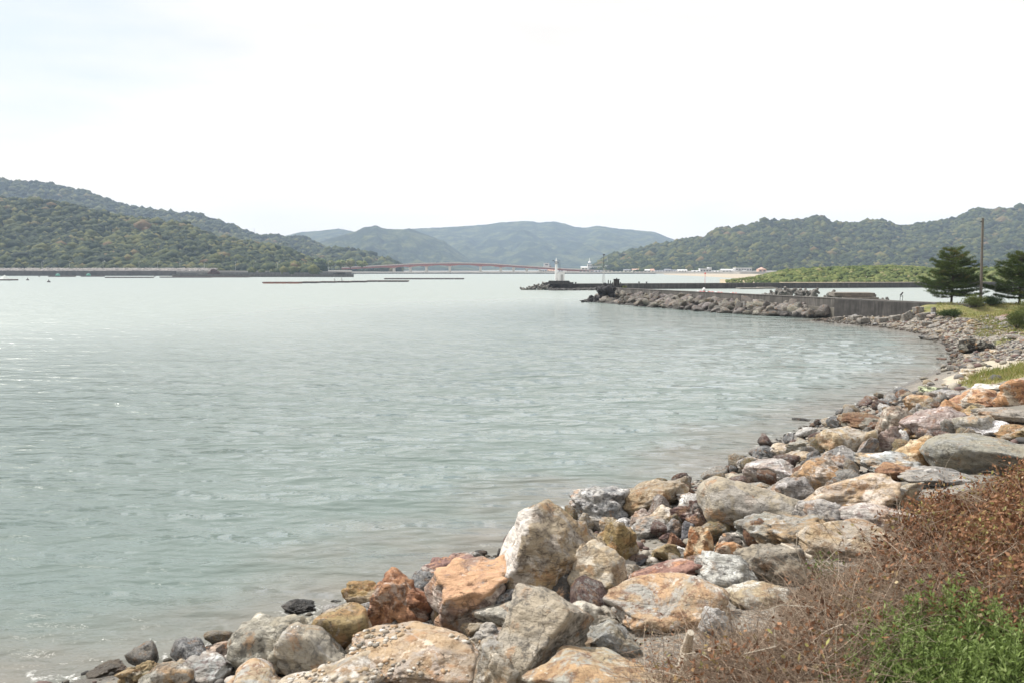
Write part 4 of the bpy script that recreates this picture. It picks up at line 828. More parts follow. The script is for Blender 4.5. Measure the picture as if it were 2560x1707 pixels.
def pine(px, Y, zbase, pytop, halfw_px, label, seed, bare_right=False, blown=.0):
    g = np.random.default_rng(seed); base = at_y(px, 757, Y); base[2] = zbase; H = at_y(px, pytop, Y)[2] - zbase; Wm = halfw_px * Y / FPX
    e = empty('pine_tree', base, label, 'tree'); m = MB(); m.tube((0, 0, -.5), (.05, 0, H * .5), .13, .09, 9); m.tube((.05, 0, H * .5), (.0, 0, H * .93), .09, .03, 7); m.build('trunk', MT['bark'], e)
    P = []; D = []; limb = MB()
    zs = np.linspace(.16, .95, 13)
    for zi, z in enumerate(zs):
        nb = 9 if z < .8 else 5; prof_ = np.interp(z, [.15, .25, .4, .6, .8, .95, 1], [.95, 1.0, .97, .80, .60, .30, .08]) * Wm
        for k in range(nb):
            a = 6.283 * (k + .5 * (zi % 2)) / nb + g.uniform(-.3, .3); ln = prof_ * g.uniform(.72, 1.12); dirv = np.array([math.cos(a), math.sin(a)])
            
            if g.uniform() < .13: continue
            ln *= g.uniform(.75, 1.15); p0 = np.array([0, 0, (z + g.uniform(-.045, .045)) * H]); rise = (.02 + .33 * z) * ln * g.uniform(.6, 1.3)
            pts = [p0 + np.array([dirv[0] * ln * t, dirv[1] * ln * t, rise * t * t - .06 * ln * math.sin(3.1 * t)]) for t in np.linspace(0, 1, 6)]
            for a0, a1, t in zip(pts[:-1], pts[1:], range(5)): limb.tube(a0, a1, .045 * (1 - t / 6), .045 * (1 - (t + 1) / 6), 5)
            ns = int(16 + 20 * ln / Wm)
            for s in range(ns):
                t = g.uniform(.25, 1.02) ; q = np.array([np.interp(t, np.linspace(0, 1, 6), [p[i] for p in pts]) for i in range(3)])
                sw = .24 * ln * (1.15 - t) + .12; side = np.array([-dirv[1], dirv[0], 0]) * g.normal(0, sw)
                q = q + side + np.array([0, 0, abs(g.normal(0, .06)) + .02]); nn_ = 27
                P.append(q + g.normal(0, 1, (nn_, 3)) * [.10, .10, .045]); dd = unit(g.normal(0, 1, (nn_, 3)) + np.array([dirv[0] * .9, dirv[1] * .9, .55])); D.append(dd)
    limb.tube((0, 0, .1 * H), (0, 0, .96 * H), .03, .02, 5); limb.build('limb', MT['bark'], e)
    P = np.concatenate(P); D = np.concatenate(D); n = len(P); side = unit(np.cross(D, g.normal(0, 1, (n, 3)))); V, F = leaf_quads(P, D, side, g.uniform(.10, .19, n), g.uniform(.022, .04, n))
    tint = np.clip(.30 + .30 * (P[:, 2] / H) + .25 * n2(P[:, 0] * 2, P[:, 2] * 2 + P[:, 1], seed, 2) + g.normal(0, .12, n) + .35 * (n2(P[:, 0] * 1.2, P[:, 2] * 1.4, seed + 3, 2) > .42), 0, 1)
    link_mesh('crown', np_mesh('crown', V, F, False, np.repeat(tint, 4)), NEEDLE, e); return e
pine(2378, 85, 2.3, 623, 80, 'broad dark green pine left of the wooden utility pole', 31)
pine(2548, 82, 2.3, 632, 74, 'dark pine cut by the right edge of the picture', 32)
# ================================================================== ROCKS
def rock_geo(seed, sub, ang=9, nplanes=16, rough=.10, elong=(1, 1, 1), tilt=0.0, flatcut=None):
    g = np.random.default_rng(seed); V, F = ICO[sub]; Nn = unit(g.normal(0, 1, (nplanes, 3))); D = g.uniform(.56, 1.0, nplanes)
    if flatcut: pl_ = np.array(flatcut, float); Nn = np.concatenate([unit(pl_[:, :3]), Nn[:5]]); D = np.concatenate([pl_[:, 3], np.full(5, .98)])
    if nplanes == 6:      # squared block, turned a little
        a = g.uniform(.15, .7); Rz = np.array([[math.cos(a), -math.sin(a), 0], [math.sin(a), math.cos(a), 0], [0, 0, 1]]); Nn = np.array([[1, 0, 0], [-1, 0, 0], [0, 1, 0], [0, -1, 0], [0, 0, 1], [0, 0, -1.0]]) @ Rz.T; D = np.array([.62, .62, .55, .55, .42, .42])
    W_ = unit(V + .22 * np.stack([fbm(V * 1.6 + seed, seed + q, 3) for q in (1, 2, 3)], -1)); an = ang * 3.2 + 6
    c = np.maximum(W_ @ Nn.T, 0) / D[None]; r = (np.sum(c ** an, 1) + .80 ** an) ** (-1.0 / an)
    Q = V * r[:, None]
    # chipped facets: every cell of a random division gets its own offset and slope
    nc = 26 if sub > 3 else 14; C = unit(g.normal(0, 1, (nc, 3))); W2 = unit(V + .30 * np.stack([fbm(V * 2.6 + seed, seed + q, 3) for q in (4, 5, 6)], -1))
    dt = W2 @ C.T; k = np.argsort(-dt, 1)[:, :2]; k1, k2 = k[:, 0], k[:, 1]; dd = dt[np.arange(len(V)), k1] - dt[np.arange(len(V)), k2]; wgt = np.clip(dd / .035, 0, 1) * .5 + .5
    off = g.normal(0, 1, nc); slope = g.normal(0, 1, (nc, 3)); hgt = lambda kk: off[kk] * .35 + np.sum(slope[kk] * (W2 - C[kk]), 1) * 1.3
    chip = hgt(k1) * wgt + hgt(k2) * (1 - wgt); ca = min(.9, .25 + ang / 18)
    Q = Q * (1 + rough * .95 * ca * np.clip(chip, -1.3, 1.0))[:, None]
    Q = Q * (1 + rough * 1.2 * fbm(V * 1.3 + seed, seed, 3))[:, None]
    Q = Q + V * (rough * .55 * fbm(V * 3.6 + seed, seed + 4, 6, .62))[:, None]
    rid = 1 - np.abs(fbm(V * 2.2 + 5 + seed, seed + 8, 4)) * 2; Q = Q - V * (rough * .35 * np.clip(rid - .75, 0, 1) * 3)[:, None]
    Q = Q * np.array(elong)[None]
    if tilt:
        a = math.radians(tilt); X = Q[:, 0] * math.cos(a) - Q[:, 2] * math.sin(a); Zz = Q[:, 0] * math.sin(a) + Q[:, 2] * math.cos(a); Q = np.stack([X, Q[:, 1], Zz], -1)
    return Q, F
def fit(Q, w, d, h):
    lo, hi = Q.min(0), Q.max(0); Q = (Q - (lo + hi) / 2) / (hi - lo) * 2; return Q * np.array([w, d, h]) / 2
TINT = np.random.default_rng(99)
def rock(c, x0, y0, x1, y1, mat, label, cat='boulder', ang=9, tilt=0, el=1.0, dr=.85, rough=.10, sink=.12, tint=None, npl=11, group=None, name='boulder', seed=None, pl=None):
    a0, b0 = cp(c, x0, y0); a1, b1 = cp(c, x1, y1); xc, yc = (a0 + a1) / 2, (b0 + b1) / 2 + (b1 - b0) * .03; grow = 1.24 if c in (5, 6, 7) else 1.0; pw, ph = (a1 - a0) * grow, (b1 - b0) * grow; b1 = yc + ph / 2
    sd_ = seed if seed is not None else int(abs(x0 * 7 + y0 * 13 + c * 101)) % 99991
    P = hit(xc, b1 - .25 * ph); 
    for it in range(3):
        dist = P[1]; w = pw * dist / FPX; dep = math.atan2(CAMZ - P[2], dist); d = w * dr
        hh = ph * dist / FPX / math.cos(dep)
        # screen height = h cos + d sin (rounded bodies: about 0.8 of the sum)
        h = max((hh - .62 * d * math.sin(dep)) / math.cos(dep), .38 * w * min(1, ph / pw * 1.2)); P = hit(xc, yc, h * .36)
    Q, F = rock_geo(sd_, 5 if pw > 50 else 4, ang, npl, rough * (1.5 if pl is None else .8), (el, 1, 1.0), tilt, pl); Q = fit(Q, w, max(d, .6 * h), h * (1 + sink))
    yaw = -math.atan2(P[0], P[1]); ca, sa = math.cos(yaw), math.sin(yaw); Q = np.stack([Q[:, 0] * ca - Q[:, 1] * sa, Q[:, 0] * sa + Q[:, 1] * ca, Q[:, 2]], -1)
    lowz = Q[:, 2].min(); Q[:, 2] -= lowz
    o = link_mesh(name, np_mesh(name, Q, F, True), RM[mat], None, (P[0], P[1], P[2] + lowz - h * sink * .4))
    if tint is None: t = TINT.uniform(.88, 1.12); tint = (t * TINT.uniform(.97, 1.03), t, t * TINT.uniform(.96, 1.04))
    o.color = (*tint, 1); tag(o, label, cat, group); return o
B = [
 # crop 6: centre of the heap
 (6, 130, 335, 830, 1000, 'flank', 'huge peaked boulder with a white left flank and orange middle at the water edge', dict(ang=12, dr=.8, rough=.14, tint=(1.05, 1.0, .95), pl=[(-.90, -.2, .32, .66), (.62, -.25, .74, .62), (-.15, -.1, .98, .86), (.1, -.93, .3, .72), (.6, -.8, 0, .75), (0, .95, .2, .7)])),
 (6, 555, 590, 965, 985, 'cream', 'angular cream tan boulder leaning on the right of the huge peaked boulder', dict(ang=14, rough=.1, tint=(.86, .82, .74), pl=[(-.1, -.62, .75, .52), (.93, -.3, .15, .62), (.5, -.1, .85, .7), (0, -.72, -.65, .6), (-.85, -.1, .4, .7)])),
 (6, 775, 405, 1060, 755, 'olive', 'upright olive orange boulder speckled with white, behind the cream angular boulder', dict(ang=12, tint=(1.15, 1.05, .9))),
 (6, 640, 175, 1010, 440, 'bluegray', 'wrinkled blue grey boulder at the water, behind the huge peaked boulder', dict(ang=7, rough=.2, tint=(1.35, 1.33, 1.3))),
 (6, 1010, 135, 1390, 350, 'tan', 'tan log shaped boulder slanting up to the right at the water edge', dict(tilt=28, el=2.4, ang=7, tint=(.9, .82, .72))),
 (6, 1150, 300, 1365, 465, 'cream', 'pale cream wedge stone below the tan log shaped boulder', dict(ang=15)),
 (6, 1045, 375, 1275, 535, 'gray', 'grey lens shaped stone tilted under the cream wedge', dict(tilt=25, el=1.8)),
 (6, 1320, 280, 1540, 465, 'maroon', 'dark maroon rough boulder left of the giant smooth grey boulder', dict(rough=.2, ang=12)),
 (6, 1345, 212, 1620, 320, 'white', 'flat white stone at the water just above the dark maroon boulder', dict(dr=1.1, tint=(1.1, 1.1, 1.08))),
 (6, 1560, 110, 2230, 500, 'smooth', 'giant smooth grey boulder sloping down to the right', dict(ang=4.5, rough=.05, tilt=-22, el=1.5, dr=.7, npl=9)),
 (6, 1790, 385, 2330, 650, 'mixed', 'grey cream slab boulder with black patches below the giant smooth boulder', dict(ang=10, dr=.9, rough=.14, tint=(.85, .9, .92))),
 (6, 825, 390, 945, 495, 'tan', 'small round tan stone above the upright olive boulder', {}),
 (6, 720, 390, 838, 492, 'gray', 'small round grey stone below the wrinkled blue grey boulder', {}),
 (6, 812, 368, 888, 432, 'tan', 'tiny tan stone between two small round stones', {}),
 (6, 1412, 478, 1610, 720, 'rust', 'upright orange brown boulder in the hollow below the giant smooth boulder', dict(ang=11, tint=(1.6, 1.45, 1.1))),
 (6, 1270, 405, 1392, 535, 'gray', 'dark grey pointed stone below the dark maroon boulder', dict(ang=14, tint=(.75, .75, .78))),
 (6, 1385, 425, 1475, 545, 'bluegray', 'small blackish stone beside the dark grey pointed stone', dict(ang=14, tint=(.55, .55, .6))),
 (6, 1285, 500, 1405, 625, 'rust', 'small rusty stone left of the upright orange brown boulder', dict(ang=14)),
 (6, 1180, 560, 1355, 690, 'olive', 'olive triangular stone among the pebbles', dict(ang=18)),
 (6, 1612, 540, 1810, 700, 'rust', 'low rusty stone right of the upright orange brown boulder', dict(tint=(1.6, 1.5, 1.3))),
 (6, 1635, 500, 1800, 600, 'black', 'dark stone in the shadow under the giant smooth boulder', dict(tint=(2.5, 2.4, 2.3))),
 (6, 980, 640, 1485, 930, 'maroon', 'long maroon brown boulder slanting across the middle of the heap', dict(tilt=27, el=2.3, rough=.14, tint=(1.5, 1.3, 1.2))),
 (6, 985, 705, 1160, 840, 'tan', 'tan stone tucked behind the left end of the long maroon boulder', {}),
 (6, 925, 765, 1660, 1140, 'orange', 'big rounded orange boulder streaked with white, below the long maroon boulder', dict(ang=6, tilt=14, el=1.5, tint=(1.05, 1.12, 1.15))),
 (6, 1500, 640, 1870, 920, 'white', 'white boulder speckled with black right of the big rounded orange boulder', dict(ang=9, rough=.12)),
 (6, 1780, 555, 2240, 840, 'gray', 'grey boulder with a brown top beside the white speckled boulder', dict(ang=9, tint=(.85, .8, .72))),
 (6, 1690, 820, 2070, 1010, 'cream', 'flat cream white boulder under the white speckled boulder', dict(ang=8, dr=1)),
 (6, 1375, 690, 1565, 800, 'olive', 'small olive grey stone behind the big rounded orange boulder', {}),
 (6, -10, 945, 480, 1170, 'gray', 'pale grey rounded boulder left of the dark faced boulder', dict(ang=7, tint=(1.2, 1.18, 1.1))),
 (6, 130, 950, 740, 1560, 'gray', 'large boulder with a dark right face in the bottom centre', dict(ang=14, tint=(1.1, 1.03, .92), rough=.10, pl=[(.84, -.50, -.22, .26), (-.50, -.42, .75, .55), (.42, .25, .85, .62), (-.9, .1, .2, .75), (0, .95, .1, .7)])),
 (6, 645, 950, 965, 1150, 'white', 'whitish grey boulder right of the dark faced boulder', dict(ang=11, tint=(.78, .74, .66))),
 (6, 725, 1115, 1070, 1340, 'tan', 'grey tan low boulder under the whitish grey boulder', dict(tint=(.75, .8, .85))),
 (6, 370, 1275, 1230, 1700, 'orange', 'large domed orange boulder at the bottom edge', dict(ang=5, rough=.07, tint=(1, 1.1, 1.1))),
 (6, 1050, 1450, 1520, 1650, 'cream', 'flat cream stone at the bottom edge right of the domed orange boulder', {}),
 (6, -20, 1120, 300, 1320, 'gray', 'grey striated stone under the pale grey rounded boulder', dict(rough=.16)),
 (6, 1515, 1005, 1730, 1200, 'white', 'pale grey stone half hidden in the dry brush', dict(ang=13, tint=(.8, .8, .8))),
 (6, 1465, 955, 1610, 1090, 'olive', 'small olive stone left of the pale stone in the brush', {}),
 (6, -30, 1285, 290, 1640, 'tan', 'broad tan stone at the bottom left of the dark faced boulder', dict(tint=(1.1, 1.1, 1.1))),
 (6, 1030, 638, 1140, 725, 'bluegray', 'dark blue grey stone among the pebbles left of the olive triangle', dict(tint=(.7, .7, .75))),
 (6, 1005, 718, 1080, 785, 'gray', 'small grey pebble stone beside the tan tucked stone', {}),
 (6, 1340, 583, 1422, 642, 'white', 'small pale blue white stone left of the upright orange brown boulder', {}),
 (6, 1230, 490, 1310, 560, 'maroon', 'small maroon stone under the dark grey pointed stone', {}),
 (6, 950, 850, 1020, 930, 'olive', 'small dark olive stone right of the cream angular boulder', {}),
 (6, 905, 910, 990, 975, 'gray', 'little grey stone above the whitish grey boulder', {}),
 (6, 1040, 340, 1180, 460, 'pink', 'pinkish brown stone left of the cream wedge', {}),
 (6, 940, 395, 1062, 480, 'white', 'small whitish stone above the upright olive boulder', {}),
 (6, 200, 760, 680, 1060, 'black', 'dark wet stone in the gap beneath the huge peaked boulder', dict(tint=(2, 2, 2))),
 (6, 108, 608, 172, 672, 'black', 'black wet stone at the foot of the huge peaked boulder', {}),
 (6, -20, 610, 45, 655, 'black', 'small black stone in the water left of the huge peaked boulder', {}),
 (6, -45, 530, 55, 566, 'pink', 'low brown stone awash farther out from the huge peaked boulder', {}),
 (6, 1508, 128, 1625, 215, 'bluegray', 'dark blue stone touching the upper left of the giant smooth boulder', dict(tint=(.7, .75, .8))),
 # crop 7: lower left
 (7, 1880, 120, 2345, 455, 'rusttop', 'bright orange topped boulder with a pale ragged face', dict(ang=11, rough=.2, tint=(1.12, 1.05, 1), pl=[(-.12, -.25, .95, .5), (.1, -.97, -.1, .68), (.8, -.5, -.1, .72), (-.85, -.3, .2, .8)])),
 (7, 1555, 185, 1905, 500, 'rust', 'red brown ragged boulder left of the bright orange boulder', dict(ang=9, rough=.2, tint=(1.3, 1.15, 1.05))),
 (7, 1845, 72, 2120, 245, 'maroon', 'maroon striated boulder behind the bright orange boulder', dict(ang=13, rough=.15, tint=(1.5, 1.4, 1.35))),
 (7, 1418, 222, 1608, 365, 'olive', 'small brown blocky stone standing in the water edge', dict(ang=18, tint=(1.1, .95, .8))),
 (7, 1465, 325, 1615, 425, 'tan', 'low tan stone below the brown blocky stone', {}),
 (7, 1028, 368, 1165, 420, 'black', 'left of the two black wet stones in the water', dict(rough=.2)),
 (7, 1095, 318, 1255, 405, 'black', 'larger right of the two black wet stones in the water', dict(rough=.2)),
 (7, 1228, 368, 1535, 632, 'olive', 'round olive boulder with a red crusted top', dict(ang=5, rough=.06, tint=(1.1, 1, .9))),
 (7, 840, 380, 1320, 700, 'gray', 'large grey pitted boulder at the lower left shore', dict(ang=7, rough=.16, tint=(1.1, 1.08, .98))),
 (7, 1070, 440, 1405, 715, 'smooth', 'smooth grey sloping boulder leaning on the pitted grey boulder', dict(ang=6, tilt=-28, el=1.4)),
 (7, 665, 555, 845, 650, 'black', 'dark wet jagged stone left of the pitted grey boulder', dict(ang=16, tint=(1.6, 1.3, 1.1))),
 (7, 545, 615, 805, 780, 'pink', 'flat greyish stone left of the pitted grey boulder', dict(tint=(.95, 1.05, 1.1))),
 (7, 335, 650, 585, 820, 'mixed', 'stone half orange half grey at the bottom left', dict(ang=10)),
 (7, 55, 635, 260, 720, 'tan', 'tan stone awash at the far bottom left', dict(tint=(.8, .75, .7))),
 (7, 690, 655, 1100, 850, 'orange', 'white and orange low boulder at the bottom edge under the pitted boulder', dict(tint=(1.15, 1.25, 1.3))),
 (7, 1490, 480, 2120, 760, 'tan', 'broad tan orange slab boulder strewn with shells', dict(ang=6, rough=.12, dr=.9, tint=(1.15, 1.05, 1))),
 (7, 1080, 655, 1680, 900, 'cream', 'pale cream slab at the bottom edge below the smooth sloping boulder', dict(rough=.12, tint=(.85, .85, .85))),
 (7, 1825, 438, 2005, 545, 'gray', 'small mottled grey stone on the shell strewn slab', {}),
 (7, 1890, 355, 2065, 470, 'olive', 'small mottled brown stone against the bright orange boulder', dict(tint=(1.3, 1.25, 1.3))),
 (7, 2045, 425, 2185, 515, 'tan', 'small smooth tan stone right of the mottled stones', dict(tint=(.8, .8, .8))),
 (7, 1525, 452, 1755, 565, 'smooth', 'flat grey stone under the red brown ragged boulder', {}),
 (7, 1965, 515, 2180, 630, 'cream', 'small pale stone above the shell strewn slab', dict(tint=(.85, .85, .85))),
 (7, 215, 660, 430, 800, 'olive', 'brown weedy stone at the bottom left water edge', dict(rough=.25)),
 (7, 1340, 315, 1392, 345, 'black', 'tiny dark stone in the water by the brown blocky stone', {}),
 (7, 1490, 395, 1560, 470, 'bluegray', 'small dark slate stone left of the red brown boulder', dict(tint=(.6, .6, .6))),
 (7, 2105, 52, 2172, 90, 'black', 'black stone just breaking the water by the maroon boulder', {}),
 (7, 2230, 45, 2275, 98, 'black', 'dark stone left of the huge peaked boulder base', {}),
 (7, 1340, 640, 1500, 700, 'rust', 'dark rusty stone in the gap under the round olive boulder', dict(tint=(.7, .7, .7))),
 # crop 5: right slope
 (5, 468, 665, 810, 845, 'pink', 'pinkish grey long boulder above the giant smooth boulder', dict(ang=6, tilt=12, el=1.6, tint=(1.05, 1.1, 1.15))),
 (5, 795, 680, 1085, 930, 'mixed', 'tan boulder with a grey cap right of the pinkish long boulder', dict(ang=8, tint=(1.05, 1, .95))),
 (5, 645, 795, 895, 1010, 'gray', 'round grey boulder below the grey capped tan boulder', dict(ang=7)),
 (5, 695, 942, 865, 1060, 'olive', 'small grey triangular stone below the round grey boulder', dict(ang=15, tint=(1.1, 1.2, 1.4))),
 (5, 805, 955, 1125, 1185, 'gray', 'white speckled grey boulder right of the small triangular stone', dict(ang=8, tint=(1.1, 1.08, 1.1))),
 (5, 885, 750, 1415, 1040, 'cream', 'long slanted whitish boulder with orange patches', dict(tilt=25, el=2.0, ang=10, tint=(.92, .85, .8))),
 (5, 1290, 800, 1610, 990, 'tan', 'smooth tan boulder at the edge of the brown brush', dict(ang=6, tilt=22, el=1.4, rough=.05, tint=(1.0, 1.05, 1.1))),
 (5, 1205, 620, 1700, 810, 'mixed', 'layered grey and tan boulder above the long slanted boulder', dict(ang=10, rough=.13, tint=(1.1, 1.2, 1.3))),
 (5, 990, 600, 1205, 800, 'bluegray', 'rounded grey boulder with fine banding left of the layered boulder', dict(ang=7, tint=(1.1, 1.05, 1))),
 (5, 880, 635, 1070, 770, 'tan', 'tan stone leaning on the rounded banded boulder', {}),
 (5, 1485, 525, 1810, 750, 'cream', 'yellow and cream boulder left of the huge grey boulder', dict(ang=8, tint=(.95, .82, .62))),
 (5, 1750, 508, 2400, 780, 'smooth', 'huge smooth grey boulder at the right edge above the brush', dict(ang=6, rough=.07, dr=.7, tint=(.78, .82, .84))),
 (5, 1950, 402, 2210, 530, 'white', 'white rounded boulder above the huge smooth grey boulder', dict(ang=7, tint=(1.1, 1.1, 1.15))),
 (5, 1880, 365, 2110, 530, 'smooth', 'grey ledge like stone behind the white rounded boulder', dict(tilt=25, el=1.4)),
 (5, 1555, 318, 1910, 530, 'pink', 'maroon pink boulder with a white upper side', dict(ang=8, tilt=-20, el=1.4, tint=(.95, .9, .92))),
 (5, 1375, 312, 1610, 510, 'pink', 'mottled pinkish tan boulder left of the maroon pink boulder', dict(ang=6, tint=(1, .98, .9))),
 (5, 1545, 408, 1770, 540, 'olive', 'round tan brown boulder in front of the mottled pinkish boulder', dict(ang=5, tint=(1.25, 1.2, 1.1))),
 (5, 1325, 458, 1505, 655, 'pink', 'maroon speckled upright stone in the middle of the right slope', dict(tint=(.8, .75, .75))),
 (5, 985, 445, 1365, 700, 'tan', 'broad tan orange boulder near the shore on the right slope', dict(ang=7, rough=.13, tint=(1.1, 1.08, 1.05))),
 (5, 1195, 525, 1335, 710, 'gray', 'grey slanted stone against the maroon speckled upright stone', dict(tilt=50, el=1.8, tint=(.85, .85, .9))),
 (5, 1110, 358, 1385, 478, 'rust', 'dark brown block boulder at the top of the slope by the sand', dict(ang=13, tint=(.75, .8, .75))),
 (5, 1550, 232, 1745, 345, 'orange', 'orange boulder above the mottled pinkish boulder', dict(tint=(1, .98, .9))),
 (5, 1462, 228, 1650, 325, 'black', 'long black slab at the sand edge left of the orange boulder', dict(tilt=18, el=1.8)),
 (5, 1655, 172, 1830, 235, 'black', 'flat weedy black rock at the sand edge', dict(tint=(1.7, 1.9, 1.3), dr=1.2)),
 (5, 1730, 203, 1935, 295, 'gray', 'dark grey boulder with a white top at the upper end of the heap', dict(tint=(1.05, 1.05, 1.1))),
 (5, 1795, 272, 1955, 395, 'orange', 'small orange boulder with a dark end below the white topped boulder', dict(tint=(.9, .8, .7))),
 (5, 1885, 278, 2055, 365, 'tan', 'tan squarish boulder right of the small orange boulder', dict(ang=16)),
 (5, 1895, 188, 2210, 320, 'rust', 'brown sloping slab at the top of the heap', dict(dr=1, tint=(1.5, 1.55, 1.5))),
 (5, 2000, 162, 2215, 248, 'white', 'white slab boulder at the grass edge', dict(ang=13, tint=(1, .98, .92))),
 (5, 2175, 130, 2400, 315, 'rust', 'bulky rust brown boulder at the right edge by the grass', dict(tint=(1.5, 1.4, 1.2))),
 (5, 2050, 308, 2400, 440, 'gray', 'grey mottled boulder at the right edge under the rust boulder', dict(tint=(1.05, 1, .95))),
 (5, 1935, 315, 2140, 410, 'olive', 'layered tan stone left of the grey mottled boulder', dict(rough=.15, tint=(1.3, 1.25, 1.2))),
 (5, 2190, 435, 2400, 545, 'olive', 'brown flat stone at the right edge above the huge grey boulder', dict(tint=(.9, .85, .8))),
 (5, 1095, 975, 1725, 1150, 'pink', 'long pink and white boulder running into the brush', dict(ang=7, dr=.5, tint=(1.15, 1.15, 1.15))),
 (5, 870, 1085, 1410, 1340, 'tan', 'tan orange boulder dotted with white shells beside the brush', dict(ang=7, tint=(1.1, 1.05, 1))),
 (5, 635, 565, 790, 665, 'cream', 'small cream stone above the pinkish long boulder', {}), (5, 745, 535, 980, 650, 'tan', 'jumbled tan stone left of the broad tan orange boulder', dict(rough=.2, ang=14)),
 (5, 415, 645, 630, 765, 'gray', 'small grey stone near the water left of the pinkish long boulder', dict(ang=13)), (5, 378, 650, 475, 725, 'black', 'small black stone at the water edge', dict(tint=(1.8, 1.8, 1.8))),
 (5, 560, 538, 700, 605, 'black', 'black slanted stone at the water, higher one', dict(tilt=20, el=1.8)), (5, 495, 598, 595, 655, 'black', 'black slanted stone at the water, lower one', dict(tilt=25, el=1.8, tint=(1.6, 1.4, 1.3))),
 (5, 780, 392, 900, 432, 'black', 'dark stone awash offshore of the right slope', {}), (5, 960, 408, 1062, 440, 'black', 'flat dark stone awash nearer the sand', {}),
 (5, 845, 490, 970, 530, 'black', 'low dark stones line at the waterline', dict(tint=(1.5, 1.4, 1.3))), (5, 1125, 935, 1310, 1020, 'white', 'small white speckled stone above the long pink boulder', dict(tint=(.9, .88, .85))),
 (5, 425, 768, 545, 845, 'pink', 'small pink stone below the pinkish long boulder', {}), (5, 495, 830, 630, 900, 'tan', 'small tan stone behind the giant smooth boulder', {}), (5, 590, 850, 705, 965, 'gray', 'small pale grey stone left of the round grey boulder', {}),
 (5, 1085, 445, 1230, 500, 'cream', 'rounded cream stone on top of the broad tan orange boulder', {}), (5, 1560, 735, 1960, 860, 'gray', 'low grey white stone at the brush edge under the yellow boulder', dict(tint=(.9, .9, .92))),
 (5, 270, 770, 420, 850, 'gray', 'pale stone behind the crest of the giant smooth boulder', dict(tint=(1.2, 1.15, 1.05))), (5, 740, 620, 960, 700, 'tan', 'low tan stone above the grey capped tan boulder', dict(tint=(1.1, 1.05, 1))),
 (5, 960, 510, 1080, 600, 'olive', 'small green brown stone left of the broad tan orange boulder', {}), (5, 1360, 700, 1640, 830, 'rust', 'brown dark sided stone between the layered boulder and the smooth tan one', dict(tint=(1.1, 1.1, 1.1))),
]
for c, x0, y0, x1, y1, mt, lb, kw in B: rock(c, x0, y0, x1, y1, mt, lb, **kw)
# beach landmarks
rock(9, 1045, 410, 1590, 680, 'black', 'large black weed covered boulder on the mid beach by the grass', ang=3.5, rough=.06, tint=(1.1, 1.1, 1))
rock(9, 660, 735, 820, 795, 'rust', 'small red brown stone on the lower mid beach', tint=(1.8, 1.3, 1.1)); rock(9, 830, 625, 1000, 690, 'white', 'pale flat stone on the mid beach left of the black boulder', tint=(.8, .8, .78)); rock(9, 1530, 605, 1700, 690, 'orange', 'salmon orange stone on the beach just below the black boulder', tint=(1.2, 1.3, 1.3))
rock(9, 880, 665, 1010, 760, 'rust', 'brown stone between the pale flat stone and the black boulder'); rock(9, 795, 390, 905, 440, 'rust', 'small brown stone at the upper mid beach by the sand'); rock(9, 1000, 285, 1110, 355, 'black', 'dark stone with a white fleck on the upper beach', tint=(1.6, 1.7, 1.5)); rock(9, 1160, 120, 1320, 215, 'orange', 'orange tan stone high on the beach under the grass bank', tint=(1.1, 1.2, 1.1))
for x0, y0, x1, y1, lb in ((1040, 975, 1310, 1040, 'pale flat concrete slab on the sand below the grass, lowest'), (1060, 910, 1330, 985, 'pale flat concrete slab on the sand below the grass, middle'), (1170, 865, 1340, 915, 'small pale slab at the top of the slab row by the sand')):
    rock(9, x0, y0, x1, y1, 'cream', lb, cat='slab', name='slab', ang=30, npl=6, rough=.03, dr=1.0, tint=(.95, .95, .92))
for x0, y0, x1, y1, lb, tl in ((1515, 805, 1588, 888, 'tilted square concrete block at the foot of the dark wall, standing highest', 18), (1590, 782, 1665, 838, 'square grey block against the dark wall', 0), (1612, 820, 1712, 875, 'tilted tan grey slab block right of the standing square block', 15), (1425, 835, 1520, 895, 'dark grey flat block left of the standing square block', 8),
        (1330, 850, 1440, 898, 'tan flat block second left of the standing square block', 5), (1210, 855, 1300, 908, 'brown flat block below the dark wall section', 6), (1715, 785, 1750, 830, 'narrow upright stone post at the wall root', 0), (1040, 850, 1125, 880, 'dark flat block at the end of the armour stones', 10), (1640, 885, 1730, 918, 'grey flat block lying on the beach near the blocks', 0), (1150, 840, 1250, 880, 'weathered block leaning on the dark wall', 6), (860, 845, 940, 875, 'low dark flat stone at the right end of the tetrapod slope', 0)):
    rock(4, x0, y0, x1, y1, 'block', lb, cat='block', name='stone_block', ang=24, npl=6, rough=.03, tilt=tl, dr=.8, tint=(.85, .85, .83), seed=int(x0))
